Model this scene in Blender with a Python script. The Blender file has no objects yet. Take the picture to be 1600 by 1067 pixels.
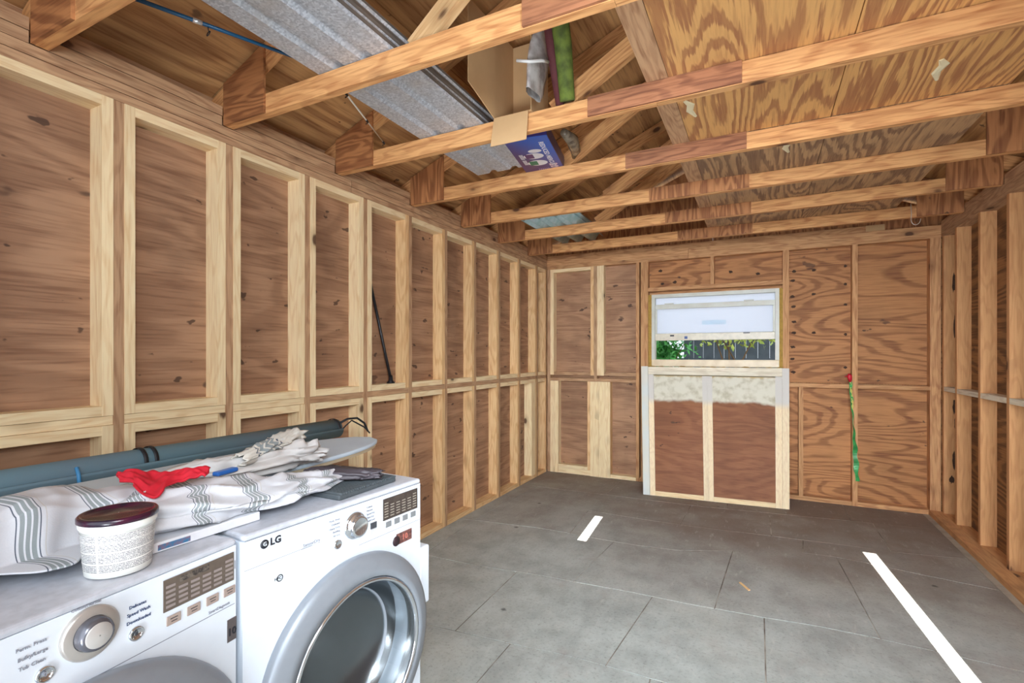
import bpy, bmesh, math, random
from mathutils import Vector, Matrix, noise
random.seed(7)
C = bpy.context.scene.collection
S = bpy.context.scene
# ------------------------------------------------------------------ camera
cam = bpy.data.objects.new('camera', bpy.data.cameras.new('camera')); C.objects.link(cam)
cam.data.sensor_width = 36; cam.data.lens = 772.66/1600*36
cam.data.shift_y = 0.01273; cam.data.clip_start = 0.05
cam.location = (2.277, 0, 1.391); cam.rotation_euler = (math.pi/2, 0, 0.4662)
S.camera = cam
# ------------------------------------------------------------------ world, lights, exposure
S.view_settings.view_transform = 'Standard'; S.view_settings.look = 'None'
S.view_settings.gamma = 1; S.view_settings.use_curve_mapping = False
S.view_settings.exposure = 0.31
wd = bpy.data.worlds.new('sky'); S.world = wd; wd.use_nodes = True
wd.node_tree.nodes['Background'].inputs[0].default_value = (0.80, 0.90, 1.0, 1)
wd.node_tree.nodes['Background'].inputs[1].default_value = 1.35
def lamp(name, kind, loc, rot, energy, size=1, sy=None, col=(1,1,1)):
    l = bpy.data.lights.new(name, kind); l.energy = energy; l.color = col
    if kind == 'AREA':
        l.size = size
        if sy: l.shape = 'RECTANGLE'; l.size_y = sy
    o = bpy.data.objects.new(name, l); o.location = loc; o.rotation_euler = rot; C.objects.link(o); return o
TE, DX = 0.44, -0.08      # sun: rise per metre, sideways drift per metre
sun = lamp('sun', 'SUN', (2, -6, 5), (0, 0, 0), 50.0, col=(1.0, .97, .93)); sun.data.angle = 0.0015
sun.rotation_euler = Vector((DX, 1, -TE)).to_track_quat('-Z', 'Y').to_euler()
lamp('front_fill', 'AREA', (2.0, -0.80, 1.45), (math.radians(86), 0, 0), 45, 3.0, 2.2, (.78, .90, 1.0))  # large soft fill lamp added behind the camera
def flash(name, loc, aim, energy, angle, radius, col):      # spot fills added to brighten the room, all unseen behind the camera
    o = lamp(name, 'SPOT', loc, (0, 0, 0), energy, col=col)
    o.data.spot_size = math.radians(angle); o.data.spot_blend = 1.0; o.data.shadow_soft_size = radius
    o.rotation_euler = (Vector(aim)-Vector(loc)).to_track_quat('-Z', 'Y').to_euler(); return o
flash('far_fill', (2.1, -.55, 1.9), (1.9, 5.4, .55), 350, 62, .35, (.84, .93, 1.0))
flash('high_fill', (3.1, -.60, 2.32), (1.95, 3.3, .0), 560, 84, .45, (.84, .93, 1.0))
flash('side_flash', (3.25, -.45, 2.0), (0, 2.1, 1.95), 190, 78, .40, (.86, .94, 1.0))
flash('low_flash', (2.0, -.55, .45), (1.9, 3.6, 2.6), 230, 80, .40, (.88, .95, 1.0))

# ------------------------------------------------------------------ materials
def lin(c): return tuple(((v/255)/12.92 if v/255 <= .04045 else ((v/255+.055)/1.055)**2.4) for v in c)+(1,)
MATS = {}
def newmat(name):
    m = bpy.data.materials.new(name); m.use_nodes = True
    nt = m.node_tree; b = nt.nodes['Principled BSDF']; return m, nt, b
def N(nt, t, **kw):
    n = nt.nodes.new(t)
    for k, v in kw.items():
        if k.startswith('i_'): n.inputs[k[2:].replace('_', ' ')].default_value = v
        else: setattr(n, k, v)
    return n
def L(nt, a, b): nt.links.new(a, b)
def math_(nt, op, a, b=None, clamp=False):
    n = nt.nodes.new('ShaderNodeMath'); n.operation = op; n.use_clamp = clamp
    for i, v in enumerate((a, b)):
        if v is None: continue
        if isinstance(v, (int, float)): n.inputs[i].default_value = v
        else: L(nt, v, n.inputs[i])
    return n.outputs[0]
def mix(nt, f, a, b):
    n = nt.nodes.new('ShaderNodeMix'); n.data_type = 'RGBA'
    for s, v in ((n.inputs[0], f), (n.inputs[6], a), (n.inputs[7], b)):
        if isinstance(v, (int, float, tuple)): s.default_value = v
        else: L(nt, v, s)
    return n.outputs[2]
def sstep(nt, v, lo, hi):
    n = nt.nodes.new('ShaderNodeMapRange'); n.interpolation_type = 'SMOOTHSTEP'
    L(nt, v, n.inputs[0]); n.inputs[1].default_value = lo; n.inputs[2].default_value = hi; return n.outputs[0]
def coords(nt, scale, offs=True, kind='Object'):
    tc = N(nt, 'ShaderNodeTexCoord'); src = tc.outputs[kind]
    if offs:
        oi = N(nt, 'ShaderNodeObjectInfo'); mv = N(nt, 'ShaderNodeVectorMath', operation='MULTIPLY_ADD')
        cx = N(nt, 'ShaderNodeCombineXYZ')
        a = math_(nt, 'MULTIPLY', oi.outputs['Random'], 37.0); b = math_(nt, 'MULTIPLY', oi.outputs['Random'], 91.0)
        L(nt, a, cx.inputs[0]); L(nt, b, cx.inputs[1]); L(nt, a, cx.inputs[2])
        ad = N(nt, 'ShaderNodeVectorMath', operation='ADD'); L(nt, src, ad.inputs[0]); L(nt, cx.outputs[0], ad.inputs[1]); src = ad.outputs[0]
    mp = N(nt, 'ShaderNodeVectorMath', operation='MULTIPLY'); L(nt, src, mp.inputs[0]); mp.inputs[1].default_value = scale
    return src, mp.outputs[0]
def wood(name, base, dark, axis='Z', rough=.75, knots=.5, grain=.5, vary=.12, rings=9.0):
    """sawn lumber: grain runs along `axis` of the piece"""
    key = (name, axis)
    if key in MATS: return MATS[key]
    m, nt, b = newmat(name+'_'+axis)
    al = {'X': (.06, 1, 1), 'Y': (1, .06, 1), 'Z': (1, 1, .06)}[axis]
    src, st = coords(nt, al)
    n1 = N(nt, 'ShaderNodeTexNoise'); n1.inputs['Scale'].default_value = 110; n1.inputs['Detail'].default_value = 5; L(nt, st, n1.inputs[0])
    al2 = tuple(.16 if v < 1 else 1 for v in al)
    _, st2 = coords(nt, al2)
    n2 = N(nt, 'ShaderNodeTexNoise'); n2.inputs['Scale'].default_value = 9; n2.inputs['Detail'].default_value = 2; L(nt, st2, n2.inputs[0])
    band = math_(nt, 'SINE', math_(nt, 'MULTIPLY', n2.outputs[0], rings*6.28))
    band = sstep(nt, band, -.2, 1.0)
    f = math_(nt, 'ADD', math_(nt, 'MULTIPLY', band, .75*grain), math_(nt, 'MULTIPLY', sstep(nt, n1.outputs[0], .42, .70), 1.0*grain), True)
    col = mix(nt, f, lin(base), lin(dark))
    # knots, nearly round, with a darker halo
    ak = {'X': (4.2, 7, 7), 'Y': (7, 4.2, 7), 'Z': (7, 7, 4.2)}[axis]
    _, kt = coords(nt, ak)
    v = N(nt, 'ShaderNodeTexVoronoi'); v.inputs['Scale'].default_value = 1.0; L(nt, kt, v.inputs[0])
    sx = N(nt, 'ShaderNodeSeparateColor'); L(nt, v.outputs['Color'], sx.inputs[0])
    gate = math_(nt, 'LESS_THAN', sx.outputs[0], knots)
    kd = math_(nt, 'ADD', v.outputs['Distance'], math_(nt, 'MULTIPLY', math_(nt, 'SUBTRACT', n1.outputs[0], .5), .10))
    ks = math_(nt, 'SUBTRACT', 1.0, sstep(nt, kd, .09, .17))
    kh = math_(nt, 'SUBTRACT', 1.0, sstep(nt, v.outputs['Distance'], .10, .42))
    col = mix(nt, math_(nt, 'MULTIPLY', math_(nt, 'MULTIPLY', kh, gate), .55), col, lin(tuple(int(c*.80) for c in dark)))
    col = mix(nt, math_(nt, 'MULTIPLY', math_(nt, 'MULTIPLY', ks, gate), .9), col, lin((78, 44, 26)))
    oi = N(nt, 'ShaderNodeObjectInfo')
    hv = N(nt, 'ShaderNodeHueSaturation'); L(nt, col, hv.inputs['Color'])
    L(nt, math_(nt, 'ADD', math_(nt, 'MULTIPLY', oi.outputs['Random'], vary*2), 1-vary), hv.inputs['Value'])
    L(nt, hv.outputs[0], b.inputs['Base Color']); b.inputs['Roughness'].default_value = rough
    bp = N(nt, 'ShaderNodeBump'); bp.inputs['Strength'].default_value = .25; bp.inputs['Distance'].default_value = .002
    L(nt, n1.outputs[0], bp.inputs['Height']); L(nt, bp.outputs[0], b.inputs['Normal'])
    MATS[key] = m; return m
def ply(name, base, dark, axis='Y', bands=7.0, contrast=.8, scale=2.2, stretch=.22, spots=.3, rough=.7, thin=(.1, .9), vary=.06, blotch=.3, fine=.45, sp=(4.5, 7.5), dist=.5, jag=.01):
    key = (name, axis)
    if key in MATS: return MATS[key]
    m, nt, b = newmat(name+'_'+axis)
    al = tuple(stretch if 'XYZ'[i] == axis else 1.0 for i in range(3))
    src, st = coords(nt, al)
    n2 = N(nt, 'ShaderNodeTexNoise'); n2.inputs['Scale'].default_value = scale; n2.inputs['Detail'].default_value = 3.5
    n2.inputs['Roughness'].default_value = .42; n2.inputs['Distortion'].default_value = dist; L(nt, st, n2.inputs[0])
    al1 = tuple(.05 if 'XYZ'[i] == axis else 1.0 for i in range(3))
    _, st1 = coords(nt, al1)
    n1 = N(nt, 'ShaderNodeTexNoise'); n1.inputs['Scale'].default_value = 95; n1.inputs['Detail'].default_value = 6; L(nt, st1, n1.inputs[0])
    band = math_(nt, 'ADD', math_(nt, 'MULTIPLY', math_(nt, 'SINE', math_(nt, 'MULTIPLY', math_(nt, 'ADD', n2.outputs[0], math_(nt, 'MULTIPLY', n1.outputs[0], jag)), bands*6.28)), .5), .5)
    band = sstep(nt, band, *thin)
    f = math_(nt, 'ADD', math_(nt, 'MULTIPLY', band, contrast), math_(nt, 'MULTIPLY', sstep(nt, n1.outputs[0], .42, .72), fine), True)
    col = mix(nt, f, lin(base), lin(dark))
    n3 = N(nt, 'ShaderNodeTexNoise'); n3.inputs['Scale'].default_value = 2.6; n3.inputs['Detail'].default_value = 4; L(nt, src, n3.inputs[0])
    col = mix(nt, math_(nt, 'MULTIPLY', sstep(nt, n3.outputs[0], .42, .72), blotch), col, lin(tuple(int(c*.78) for c in dark)))
    # small dark knots and nail stains, flattened along the grain
    _, kt = coords(nt, tuple(sp[0]/sp[1] if 'XYZ'[i] == axis else 1.0 for i in range(3)))
    v = N(nt, 'ShaderNodeTexNoise'); v.inputs['Scale'].default_value = 17; v.inputs['Detail'].default_value = 2.5; L(nt, kt, v.inputs[0])
    if spots > 0:
        lo = .735-.075*spots
        ks = sstep(nt, v.outputs[0], lo, lo+.035)
        col = mix(nt, math_(nt, 'MULTIPLY', ks, .8), col, lin((66, 44, 34)))
        v2 = N(nt, 'ShaderNodeTexNoise'); v2.inputs['Scale'].default_value = 6; v2.inputs['Detail'].default_value = 3; L(nt, kt, v2.inputs[0])
        col = mix(nt, math_(nt, 'MULTIPLY', sstep(nt, v2.outputs[0], .70, .735), .7), col, lin((72, 50, 40)))
    oi = N(nt, 'ShaderNodeObjectInfo'); hv = N(nt, 'ShaderNodeHueSaturation'); L(nt, col, hv.inputs['Color'])
    L(nt, math_(nt, 'ADD', math_(nt, 'MULTIPLY', oi.outputs['Random'], vary*2), 1-vary), hv.inputs['Value'])
    L(nt, hv.outputs[0], b.inputs['Base Color']); b.inputs['Roughness'].default_value = rough
    bp = N(nt, 'ShaderNodeBump'); bp.inputs['Strength'].default_value = .2; bp.inputs['Distance'].default_value = .002
    L(nt, n1.outputs[0], bp.inputs['Height']); L(nt, bp.outputs[0], b.inputs['Normal'])
    MATS[key] = m; return m
def plain(name, c, rough=.5, metal=0., nz=0., nscale=30., c2=None, spec=.5, coat=0., bump=0.):
    if name in MATS: return MATS[name]
    m, nt, b = newmat(name)
    b.inputs['Roughness'].default_value = rough; b.inputs['Metallic'].default_value = metal
    b.inputs['Specular IOR Level'].default_value = spec; b.inputs['Coat Weight'].default_value = coat
    src, st = coords(nt, (1, 1, 1))
    n = N(nt, 'ShaderNodeTexNoise'); n.inputs['Scale'].default_value = nscale; n.inputs['Detail'].default_value = 5; L(nt, st, n.inputs[0])
    c2 = c2 or tuple(int(v*.8) for v in c)
    col = mix(nt, math_(nt, 'MULTIPLY', sstep(nt, n.outputs[0], .35, .7), nz if nz else .12), lin(c), lin(c2))
    L(nt, col, b.inputs['Base Color'])
    if bump:
        bp = N(nt, 'ShaderNodeBump'); bp.inputs['Strength'].default_value = bump; bp.inputs['Distance'].default_value = .003
        L(nt, n.outputs[0], bp.inputs['Height']); L(nt, bp.outputs[0], b.inputs['Normal'])
    MATS[name] = m; return m

PINE = lambda a: wood('new_pine', (246, 222, 178), (222, 182, 132), a, knots=.30, grain=.42, vary=.05)
PINEO = lambda a: wood('new_pine_orange', (234, 196, 144), (204, 150, 98), a, knots=.34, grain=.5, vary=.07)
OLD = lambda a: wood('old_brown_lumber', (196, 156, 118), (158, 116, 84), a, knots=.10, grain=.6, vary=.07)
TRUSS = lambda a: wood('truss_lumber', (224, 168, 110), (180, 118, 70), a, knots=.36, grain=.6, vary=.08)
RST = lambda a: wood('right_wall_lumber', (212, 158, 106), (182, 124, 78), a, knots=.25, grain=.42, vary=.06)
BRN = lambda a: wood('back_wall_lumber', (206, 156, 108), (166, 112, 72), a, knots=.25, grain=.6, vary=.06)
WHP = lambda a: wood('whitewashed_lumber', (238, 228, 206), (208, 192, 166), a, knots=.08, grain=.5, vary=.04)
PLYL = lambda a: ply('weathered_wall_plywood', (180, 138, 106), (124, 84, 60), a, bands=11, contrast=.38, scale=2.4, stretch=.2, spots=.8, blotch=.4, fine=.42, sp=(5, 9))
PLYR = lambda a: ply('orange_wall_plywood', (190, 132, 82), (130, 80, 46), a, bands=24, contrast=.62, scale=1.8, stretch=.2, spots=.25, dist=.4, jag=.015, thin=(.45, .95), blotch=.2)
PLYD = lambda a: ply('bold_grain_deck_plywood', (222, 170, 106), (168, 114, 74), a, bands=26, contrast=.8, scale=2.0, stretch=.16, spots=.0, thin=(.35, .85), blotch=.12, vary=.03, dist=.15, jag=.035)
PLYG = lambda a: ply('grey_deck_plywood', (196, 158, 116), (134, 102, 78), a, bands=26, contrast=.75, scale=2.0, stretch=.2, spots=.0, thin=(.3, .8), blotch=.3, dist=.2, jag=.035)
PLYF = lambda a: ply('roof_plywood', (214, 164, 108), (154, 104, 62), a, bands=16, contrast=.62, scale=1.5, stretch=.2, spots=.35, blotch=.3, dist=.3, jag=.012)
PLYX = lambda a: ply('gusset_plywood', (186, 126, 78), (132, 80, 46), a, bands=14, contrast=.7, scale=4.5, stretch=.2, spots=.05, blotch=.1)
PLYP = lambda a: ply('panel_plywood', (158, 102, 68), (122, 72, 46), a, bands=12, contrast=.4, scale=2.5, stretch=.3, spots=.15, blotch=.3)
PLYK = lambda a: ply('shaded_right_plywood', (160, 112, 68), (98, 62, 36), a, bands=22, contrast=.7, scale=1.8, stretch=.2, spots=.25, dist=.4, jag=.02)  # base darkened: shade of the stud bays put into the colour
GUS = lambda a: wood('dark_splice_board', (168, 112, 78), (120, 74, 50), a, knots=.2, grain=.7, vary=.05)

# ------------------------------------------------------------------ mesh helpers
def link(name, me, mat, parent=None, loc=(0, 0, 0), rotz=0):
    if mat is not None and not me.materials: me.materials.append(mat)
    o = bpy.data.objects.new(name, me); o.location = loc
    if rotz: o.rotation_euler = (0, 0, rotz)
    C.objects.link(o)
    if parent: o.parent = parent
    return o
def empty(name, loc=(0, 0, 0), rotz=0):
    o = bpy.data.objects.new(name, None); o.location = loc; o.rotation_euler = (0, 0, rotz); o.empty_display_size = .1
    C.objects.link(o); return o
def tag(o, label=None, cat=None, group=None, kind=None):
    for k, v in (('label', label), ('category', cat), ('group', group), ('kind', kind)):
        if v: o[k] = v
    return o
def thing(name, label, cat, loc=(0, 0, 0), rotz=0, group=None):
    return tag(empty(name, loc, rotz), label, cat, group)
def pydata(name, v, f, smooth=False):
    me = bpy.data.meshes.new(name); me.from_pydata([tuple(a) for a in v], [], f); me.update()
    if smooth: me.polygons.foreach_set('use_smooth', [True]*len(me.polygons))
    return me
def bxv(x0, x1, y0, y1, z0, z1):
    v = [(x, y, z) for x in (x0, x1) for y in (y0, y1) for z in (z0, z1)]
    f = [(0, 1, 3, 2), (4, 6, 7, 5), (0, 4, 5, 1), (2, 3, 7, 6), (0, 2, 6, 4), (1, 5, 7, 3)]
    return v, f
BOXC = {}
def board(name, parent, x0, x1, y0, y1, z0, z1, mk, axis=None, off=None):
    """a piece of lumber or sheet as its own mesh centred on its own origin"""
    d = (x1-x0, y1-y0, z1-z0)
    if axis is None: axis = 'XYZ'[max(range(3), key=lambda i: d[i])]
    m = mk(axis) if callable(mk) else mk
    key = (round(d[0], 4), round(d[1], 4), round(d[2], 4), m.name)
    if key not in BOXC:
        v, f = bxv(-d[0]/2, d[0]/2, -d[1]/2, d[1]/2, -d[2]/2, d[2]/2)
        me = pydata(name, v, f); me.materials.append(m); BOXC[key] = me
    p = ((x0+x1)/2, (y0+y1)/2, (z0+z1)/2)
    if off: p = tuple(a-b for a, b in zip(p, off))
    return link(name, BOXC[key], None, parent, p)
def bar(name, parent, p, q, w, t, mk, up=(0, 0, 1)):
    """square-edged bar from p to q, w across (in the plane of up), t the other way"""
    p, q = Vector(p), Vector(q); a = (q-p); ln = a.length; a.normalize()
    side = a.cross(Vector(up)).normalized(); u = side.cross(a).normalized()
    me = pydata(name, *bxv(-ln/2, ln/2, -t/2, t/2, -w/2, w/2))
    me.materials.append(mk('X') if callable(mk) else mk)
    o = link(name, me, None, parent); R = Matrix((a, -side, u)).transposed().to_4x4(); 
    o.matrix_basis = Matrix.Translation((p+q)/2) @ R
    return o
def prism(name, parent, pts, y0, y1, mk, axis='X', plane='XZ'):
    """polygon in the XZ plane, thick from y0 to y1"""
    n = len(pts); cx = sum(p[0] for p in pts)/n; cz = sum(p[1] for p in pts)/n; cy = (y0+y1)/2
    v = [(p[0]-cx, y0-cy, p[1]-cz) for p in pts]+[(p[0]-cx, y1-cy, p[1]-cz) for p in pts]
    f = [tuple(range(n)), tuple(range(2*n-1, n-1, -1))]+[(i, i+n, (i+1) % n+n, (i+1) % n) for i in range(n)]
    me = pydata(name, v, f)
    me.materials.append(mk(axis) if callable(mk) else mk)
    return link(name, me, None, parent, (cx, cy, cz))
def lathe(prof, n=32, axis='Z', cap=False):
    v = []; f = []
    for r, h in prof:
        for k in range(n):
            a = 2*math.pi*k/n; x, y = r*math.cos(a), r*math.sin(a)
            v.append((x, y, h) if axis == 'Z' else (x, -h, y))
    for i in range(len(prof)-1):
        for k in range(n):
            q = (i*n+k, i*n+(k+1) % n, (i+1)*n+(k+1) % n, (i+1)*n+k); f.append(q)
    if cap: f.append(tuple(range(n))[::-1]); f.append(tuple(range((len(prof)-1)*n, len(prof)*n)))
    return v, f
def lathe_obj(name, parent, prof, mat, loc=(0, 0, 0), n=32, axis='Z', cap=False, smooth=True):
    v, f = lathe(prof, n, axis, cap); me = pydata(name, v, f, smooth)
    if smooth:
        for p in me.polygons:
            if len(p.vertices) > 4: p.use_smooth = False
    return link(name, me, mat, parent, loc)
def tube(pts, r, n=8, closed=False):
    v = []; f = []; P = [Vector(p) for p in pts]; m = len(P)
    rad = r if isinstance(r, (list, tuple)) else [r]*m
    prev = None
    for i, p in enumerate(P):
        d = (P[min(i+1, m-1)]-P[max(i-1, 0)]).normalized()
        ref = prev if prev is not None else (Vector((0, 0, 1)) if abs(d.z) < .9 else Vector((1, 0, 0)))
        s = d.cross(ref).normalized(); u = s.cross(d).normalized(); prev = u
        for k in range(n):
            a = 2*math.pi*k/n; v.append(p+(s*math.cos(a)+u*math.sin(a))*rad[i])
    for i in range(m-1):
        for k in range(n): f.append((i*n+k, i*n+(k+1) % n, (i+1)*n+(k+1) % n, (i+1)*n+k))
    f.append(tuple(range(n))[::-1]); f.append(tuple(range((m-1)*n, m*n)))
    return v, f
def tube_obj(name, parent, pts, r, mat, n=8): return link(name, pydata(name, *tube(pts, r, n), smooth=True), mat, parent)
def joined(name, parent, parts, mat, smooth=False):
    V = []; F = []
    for v, f in parts:
        o = len(V); V += [tuple(a) for a in v]; F += [tuple(i+o for i in q) for q in f]
    return link(name, pydata(name, V, F, smooth), mat, parent)
def bevel(o, w=.004, seg=2):
    b = o.modifiers.new('b', 'BEVEL'); b.width = w; b.segments = seg; b.limit_method = 'ANGLE'; return o
def text(name, parent, body, size, M, mat, ext=.0006, align='CENTER', bold=0):
    c = bpy.data.curves.new(name, 'FONT'); c.body = body; c.size = size; c.extrude = ext; c.align_x = align; c.align_y = 'CENTER'; c.offset = bold
    c.resolution_u = 2
    o = bpy.data.objects.new(name, c); C.objects.link(o); c.materials.append(mat)
    dg = bpy.context.evaluated_depsgraph_get(); me = bpy.data.meshes.new_from_object(o.evaluated_get(dg))
    bpy.data.objects.remove(o); me.name = name
    o = link(name, me, None, parent); o.matrix_basis = M; return o

# ------------------------------------------------------------------ measures (metres)
W, D, H, HC, YF = 3.66, 5.45, 2.396, 2.475, -0.95      # width, back wall, stud tops, truss seat, front wall
TK = .038; DP = .089
SP = .457; SY0 = 1.052
def roofz(x): return 2.68+.43*x if x <= 1.83 else 3.467-.43*(x-1.83)

# ------------------------------------------------------------------ floor
ZF = 0
def floor_mat():
    m, nt, b = newmat('worn_concrete')
    g = N(nt, 'ShaderNodeNewGeometry'); P = g.outputs['Position']
    def nz(s, d=6, r=.6, st=(1, 1, 1)):
        mv = N(nt, 'ShaderNodeVectorMath', operation='MULTIPLY'); L(nt, P, mv.inputs[0]); mv.inputs[1].default_value = st
        n = N(nt, 'ShaderNodeTexNoise'); n.inputs['Scale'].default_value = s; n.inputs['Detail'].default_value = d; n.inputs['Roughness'].default_value = r
        L(nt, mv.outputs[0], n.inputs[0]); return n.outputs[0]
    big = nz(.75, 4); mid = nz(4.5, 7, .65, (1, .8, 1)); fine = nz(60, 6, .7); bl = nz(1.6, 5)
    col = mix(nt, sstep(nt, mid, .34, .70), lin((184, 190, 186)), lin((156, 160, 156)))
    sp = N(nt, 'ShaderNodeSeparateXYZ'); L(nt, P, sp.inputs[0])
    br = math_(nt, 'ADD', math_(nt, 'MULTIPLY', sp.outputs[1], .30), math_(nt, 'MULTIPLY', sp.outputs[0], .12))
    br = math_(nt, 'ADD', br, math_(nt, 'MULTIPLY', big, 1.1))      # browner towards the far, right-hand slabs, broken up by noise
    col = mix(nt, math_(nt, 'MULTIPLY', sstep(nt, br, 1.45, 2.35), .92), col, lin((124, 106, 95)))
    col = mix(nt, math_(nt, 'MULTIPLY', sstep(nt, bl, .5, .7), .3), col, lin((192, 192, 182)))
    col = mix(nt, math_(nt, 'MULTIPLY', sstep(nt, fine, .50, .72), .45), col, lin((96, 90, 84)))
    scr = nz(26, 5, .7, (1, .25, 1)); col = mix(nt, math_(nt, 'MULTIPLY', sstep(nt, scr, .56, .78), .45), col, lin((206, 204, 196)))
    col = mix(nt, math_(nt, 'MULTIPLY', sstep(nt, nz(2.2, 6, .7), .55, .72), .35), col, lin((156, 144, 138)))
    v = N(nt, 'ShaderNodeTexVoronoi'); v.inputs['Scale'].default_value = 2.6; L(nt, P, v.inputs[0])
    dist = math_(nt, 'ADD', v.outputs['Distance'], math_(nt, 'MULTIPLY', math_(nt, 'SUBTRACT', fine, .5), .10))
    st = math_(nt, 'SUBTRACT', 1.0, sstep(nt, dist, .02, .06))
    col = mix(nt, math_(nt, 'MULTIPLY', st, .75), col, lin((48, 44, 42)))
    L(nt, col, b.inputs['Base Color'])
    L(nt, math_(nt, 'ADD', math_(nt, 'MULTIPLY', mid, .3), .48), b.inputs['Roughness'])
    bp = N(nt, 'ShaderNodeBump'); bp.inputs['Strength'].default_value = .3; bp.inputs['Distance'].default_value = .004
    L(nt, math_(nt, 'ADD', mid, math_(nt, 'MULTIPLY', fine, .3)), bp.inputs['Height']); L(nt, bp.outputs[0], b.inputs['Normal'])
    return m
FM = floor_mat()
floor = link('floor', pydata('floor', *bxv(-.12, W+.12, YF-.1, D+.12, -.12, -.0035)), plain('joint_grout', (96, 84, 74), .9, nz=.9, nscale=5, c2=(190, 182, 170)), None)
floor['kind'] = 'structure'
lines = [[(-.1, YF), (3.8, YF)], [(-.1, .5), (3.8, .55)], [(-.1, 1.32), (3.8, 1.42)],
         [(-.1, 2.05), (.8, 2.085), (1.42, 2.15), (1.92, 2.17), (3.8, 2.3)],
         [(-.1, 2.78), (.73, 2.82), (1.09, 2.87), (2.29, 2.93), (2.6, 2.975), (3.8, 2.93)],
         [(-.1, 3.53), (.65, 3.64), (1.58, 3.63), (1.87, 3.70), (2.32, 3.99), (2.7, 4.04), (3.8, 3.85)],
         [(-.1, 4.3), (1.6, 4.22), (2.7, 4.31), (3.13, 4.32), (3.8, 4.45)],
         [(-.1, 4.78), (1.7, 4.82), (2.5, 4.91), (3.8, 5.06)], [(-.1, D+.1), (3.8, D+.1)]]
cuts = [[(1.3, 1.3), (2.6, 2.6)], [(.9, .9), (2.1, 2.15)], [(1.2, 1.2), (1.887, 1.853), (3.0, 3.0)],
        [(.9, .88), (1.656, 1.72), (2.297, 2.293)], [(.179, .12), (1.25, 1.3), (2.05, 2.1), (2.80, 2.74)],
        [(.12, .14), (.95, .9), (2.54, 2.56)], [(.14, .16), (1.685, 1.70), (2.35, 2.344), (3.1, 3.1)], [(.9, .9), (2.0, 2.0), (2.95, 2.95)]]
def yl(line, x):
    for (a, b), (c, d) in zip(line, line[1:]):
        if a <= x <= c: return b+(d-b)*(x-a)/(c-a)
    return line[-1][1]
for r in range(8):
    A, B = lines[r], lines[r+1]; cs = [(-.1, -.1)]+cuts[r]+[(3.78, 3.78)]
    for (l0, l1), (r0, r1) in zip(cs, cs[1:]):
        g = .0032
        nb = 6; bot = []; top = []
        for k in range(nb+1):
            x = l0+(r0-l0)*k/nb; bot.append((x, yl(A, x)+.004*math.sin(x*9)))
            x = l1+(r1-l1)*k/nb; top.append((x, yl(B, x)+.004*math.sin(x*9)))
        bot = [(x+(g if k == 0 else -g if k == nb else 0), y+g) for k, (x, y) in enumerate(bot)]
        top = [(x+(g if k == 0 else -g if k == nb else 0), y-g) for k, (x, y) in enumerate(top)]
        ring = bot+top[::-1]; n = len(ring); dz = random.uniform(-.0012, .0012)
        v = [(x, y, -.03) for x, y in ring]+[(x, y, dz) for x, y in ring]
        f = [tuple(range(n, 2*n)), tuple(range(n-1, -1, -1))]+[(i, (i+1) % n, (i+1) % n+n, i+n) for i in range(n)]
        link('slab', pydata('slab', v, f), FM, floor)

# ------------------------------------------------------------------ left wall
wl = board('wall_left', None, -.135, -.102, YF-.1, D+.1, -.05, 2.75, OLD); wl['kind'] = 'structure'; WLO = wl.location[:]
def bl(name, *a, **k): return board(name, wl, *a, off=WLO, **k)
for k, (ya, yb) in enumerate([(YF, .60), (.602, 1.965), (1.967, 3.335), (3.337, 4.25), (4.252, D+.09)]):
    bl('plywood_sheet', -.102, -.089, ya, yb, .0, 1.12, PLYL, axis='Y')
    bl('plywood_sheet', -.102, -.0885, ya, yb, 1.122, 2.56, PLYL, axis='Y')
bl('sill_plate', -.089, -.002, YF, D+.0, 0.0, .004, OLD)
ys = [SY0+SP*k for k in range(-4, 10)]
for k, y in enumerate(ys):
    bl('stud', -.089, -.001, y-TK/2, y+TK/2, .004, H, OLD)
    y1 = y+SP; kk = k-4
    if k == len(ys)-1: y1 = D-.005
    left = kk <= 3
    a, b2 = y+TK/2, y1-TK/2
    if b2-a < .1: continue
    pk = PINE if kk < 3 else PINEO
    # upper frame
    if left: bl('frame_stile', -.089, .002, a, a+TK, 1.152, H, PINE)
    bl('frame_stile', -.089, .002, b2-TK, b2, 1.152, H, pk)
    u0 = a+TK if left else a
    bl('frame_rail', -.089, .001, u0, b2-TK, H-TK, H, PINE)
    bl('frame_rail', -.089, .001, u0, b2-TK, 1.152, 1.19, PINE)
    bl('blocking', -.089, -.004, a, b2, 1.1155, 1.1502, PINE if kk < 2 else OLD)
    # lower frame
    if left: bl('frame_stile', -.089, .002, a, a+TK, .004, 1.114, PINE)
    bl('frame_stile', -.089, .002, b2-TK, b2, .004, 1.114, pk)
    bl('frame_rail', -.089, .001, u0, b2-TK, 1.076, 1.114, PINE)
    bl('frame_rail', -.089, .001, u0, b2-TK, .004, .042, PINEO)
    if kk == 8: bl('filler_board', -.089, .003, b2-TK-.10, b2-TK-.001, .042, 1.076, PINE)
for z0, z1, e in ((H+.0015, H+.037, -.001), (H+.0395, HC-.002, .001)):
    bl('top_plate', -.089, e, YF, 2.3, z0, z1, OLD); bl('top_plate', -.089, e, 2.303, D, z0, z1, OLD)
TY = [.816, 1.508, 2.201, 2.909, 3.588, 4.248, 4.932]
edges = [YF]+TY+[D]
for a, b2 in zip(edges, edges[1:]):
    for z0, z1, e in ((HC+.0012, HC+.043, -.001), (HC+.0458, HC+.089, .002)):
        bl('eave_blocking', -.038, e, a+(.02 if a != YF else 0), b2-(.034 if b2 != D else 0), z0, z1, OLD)

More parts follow.
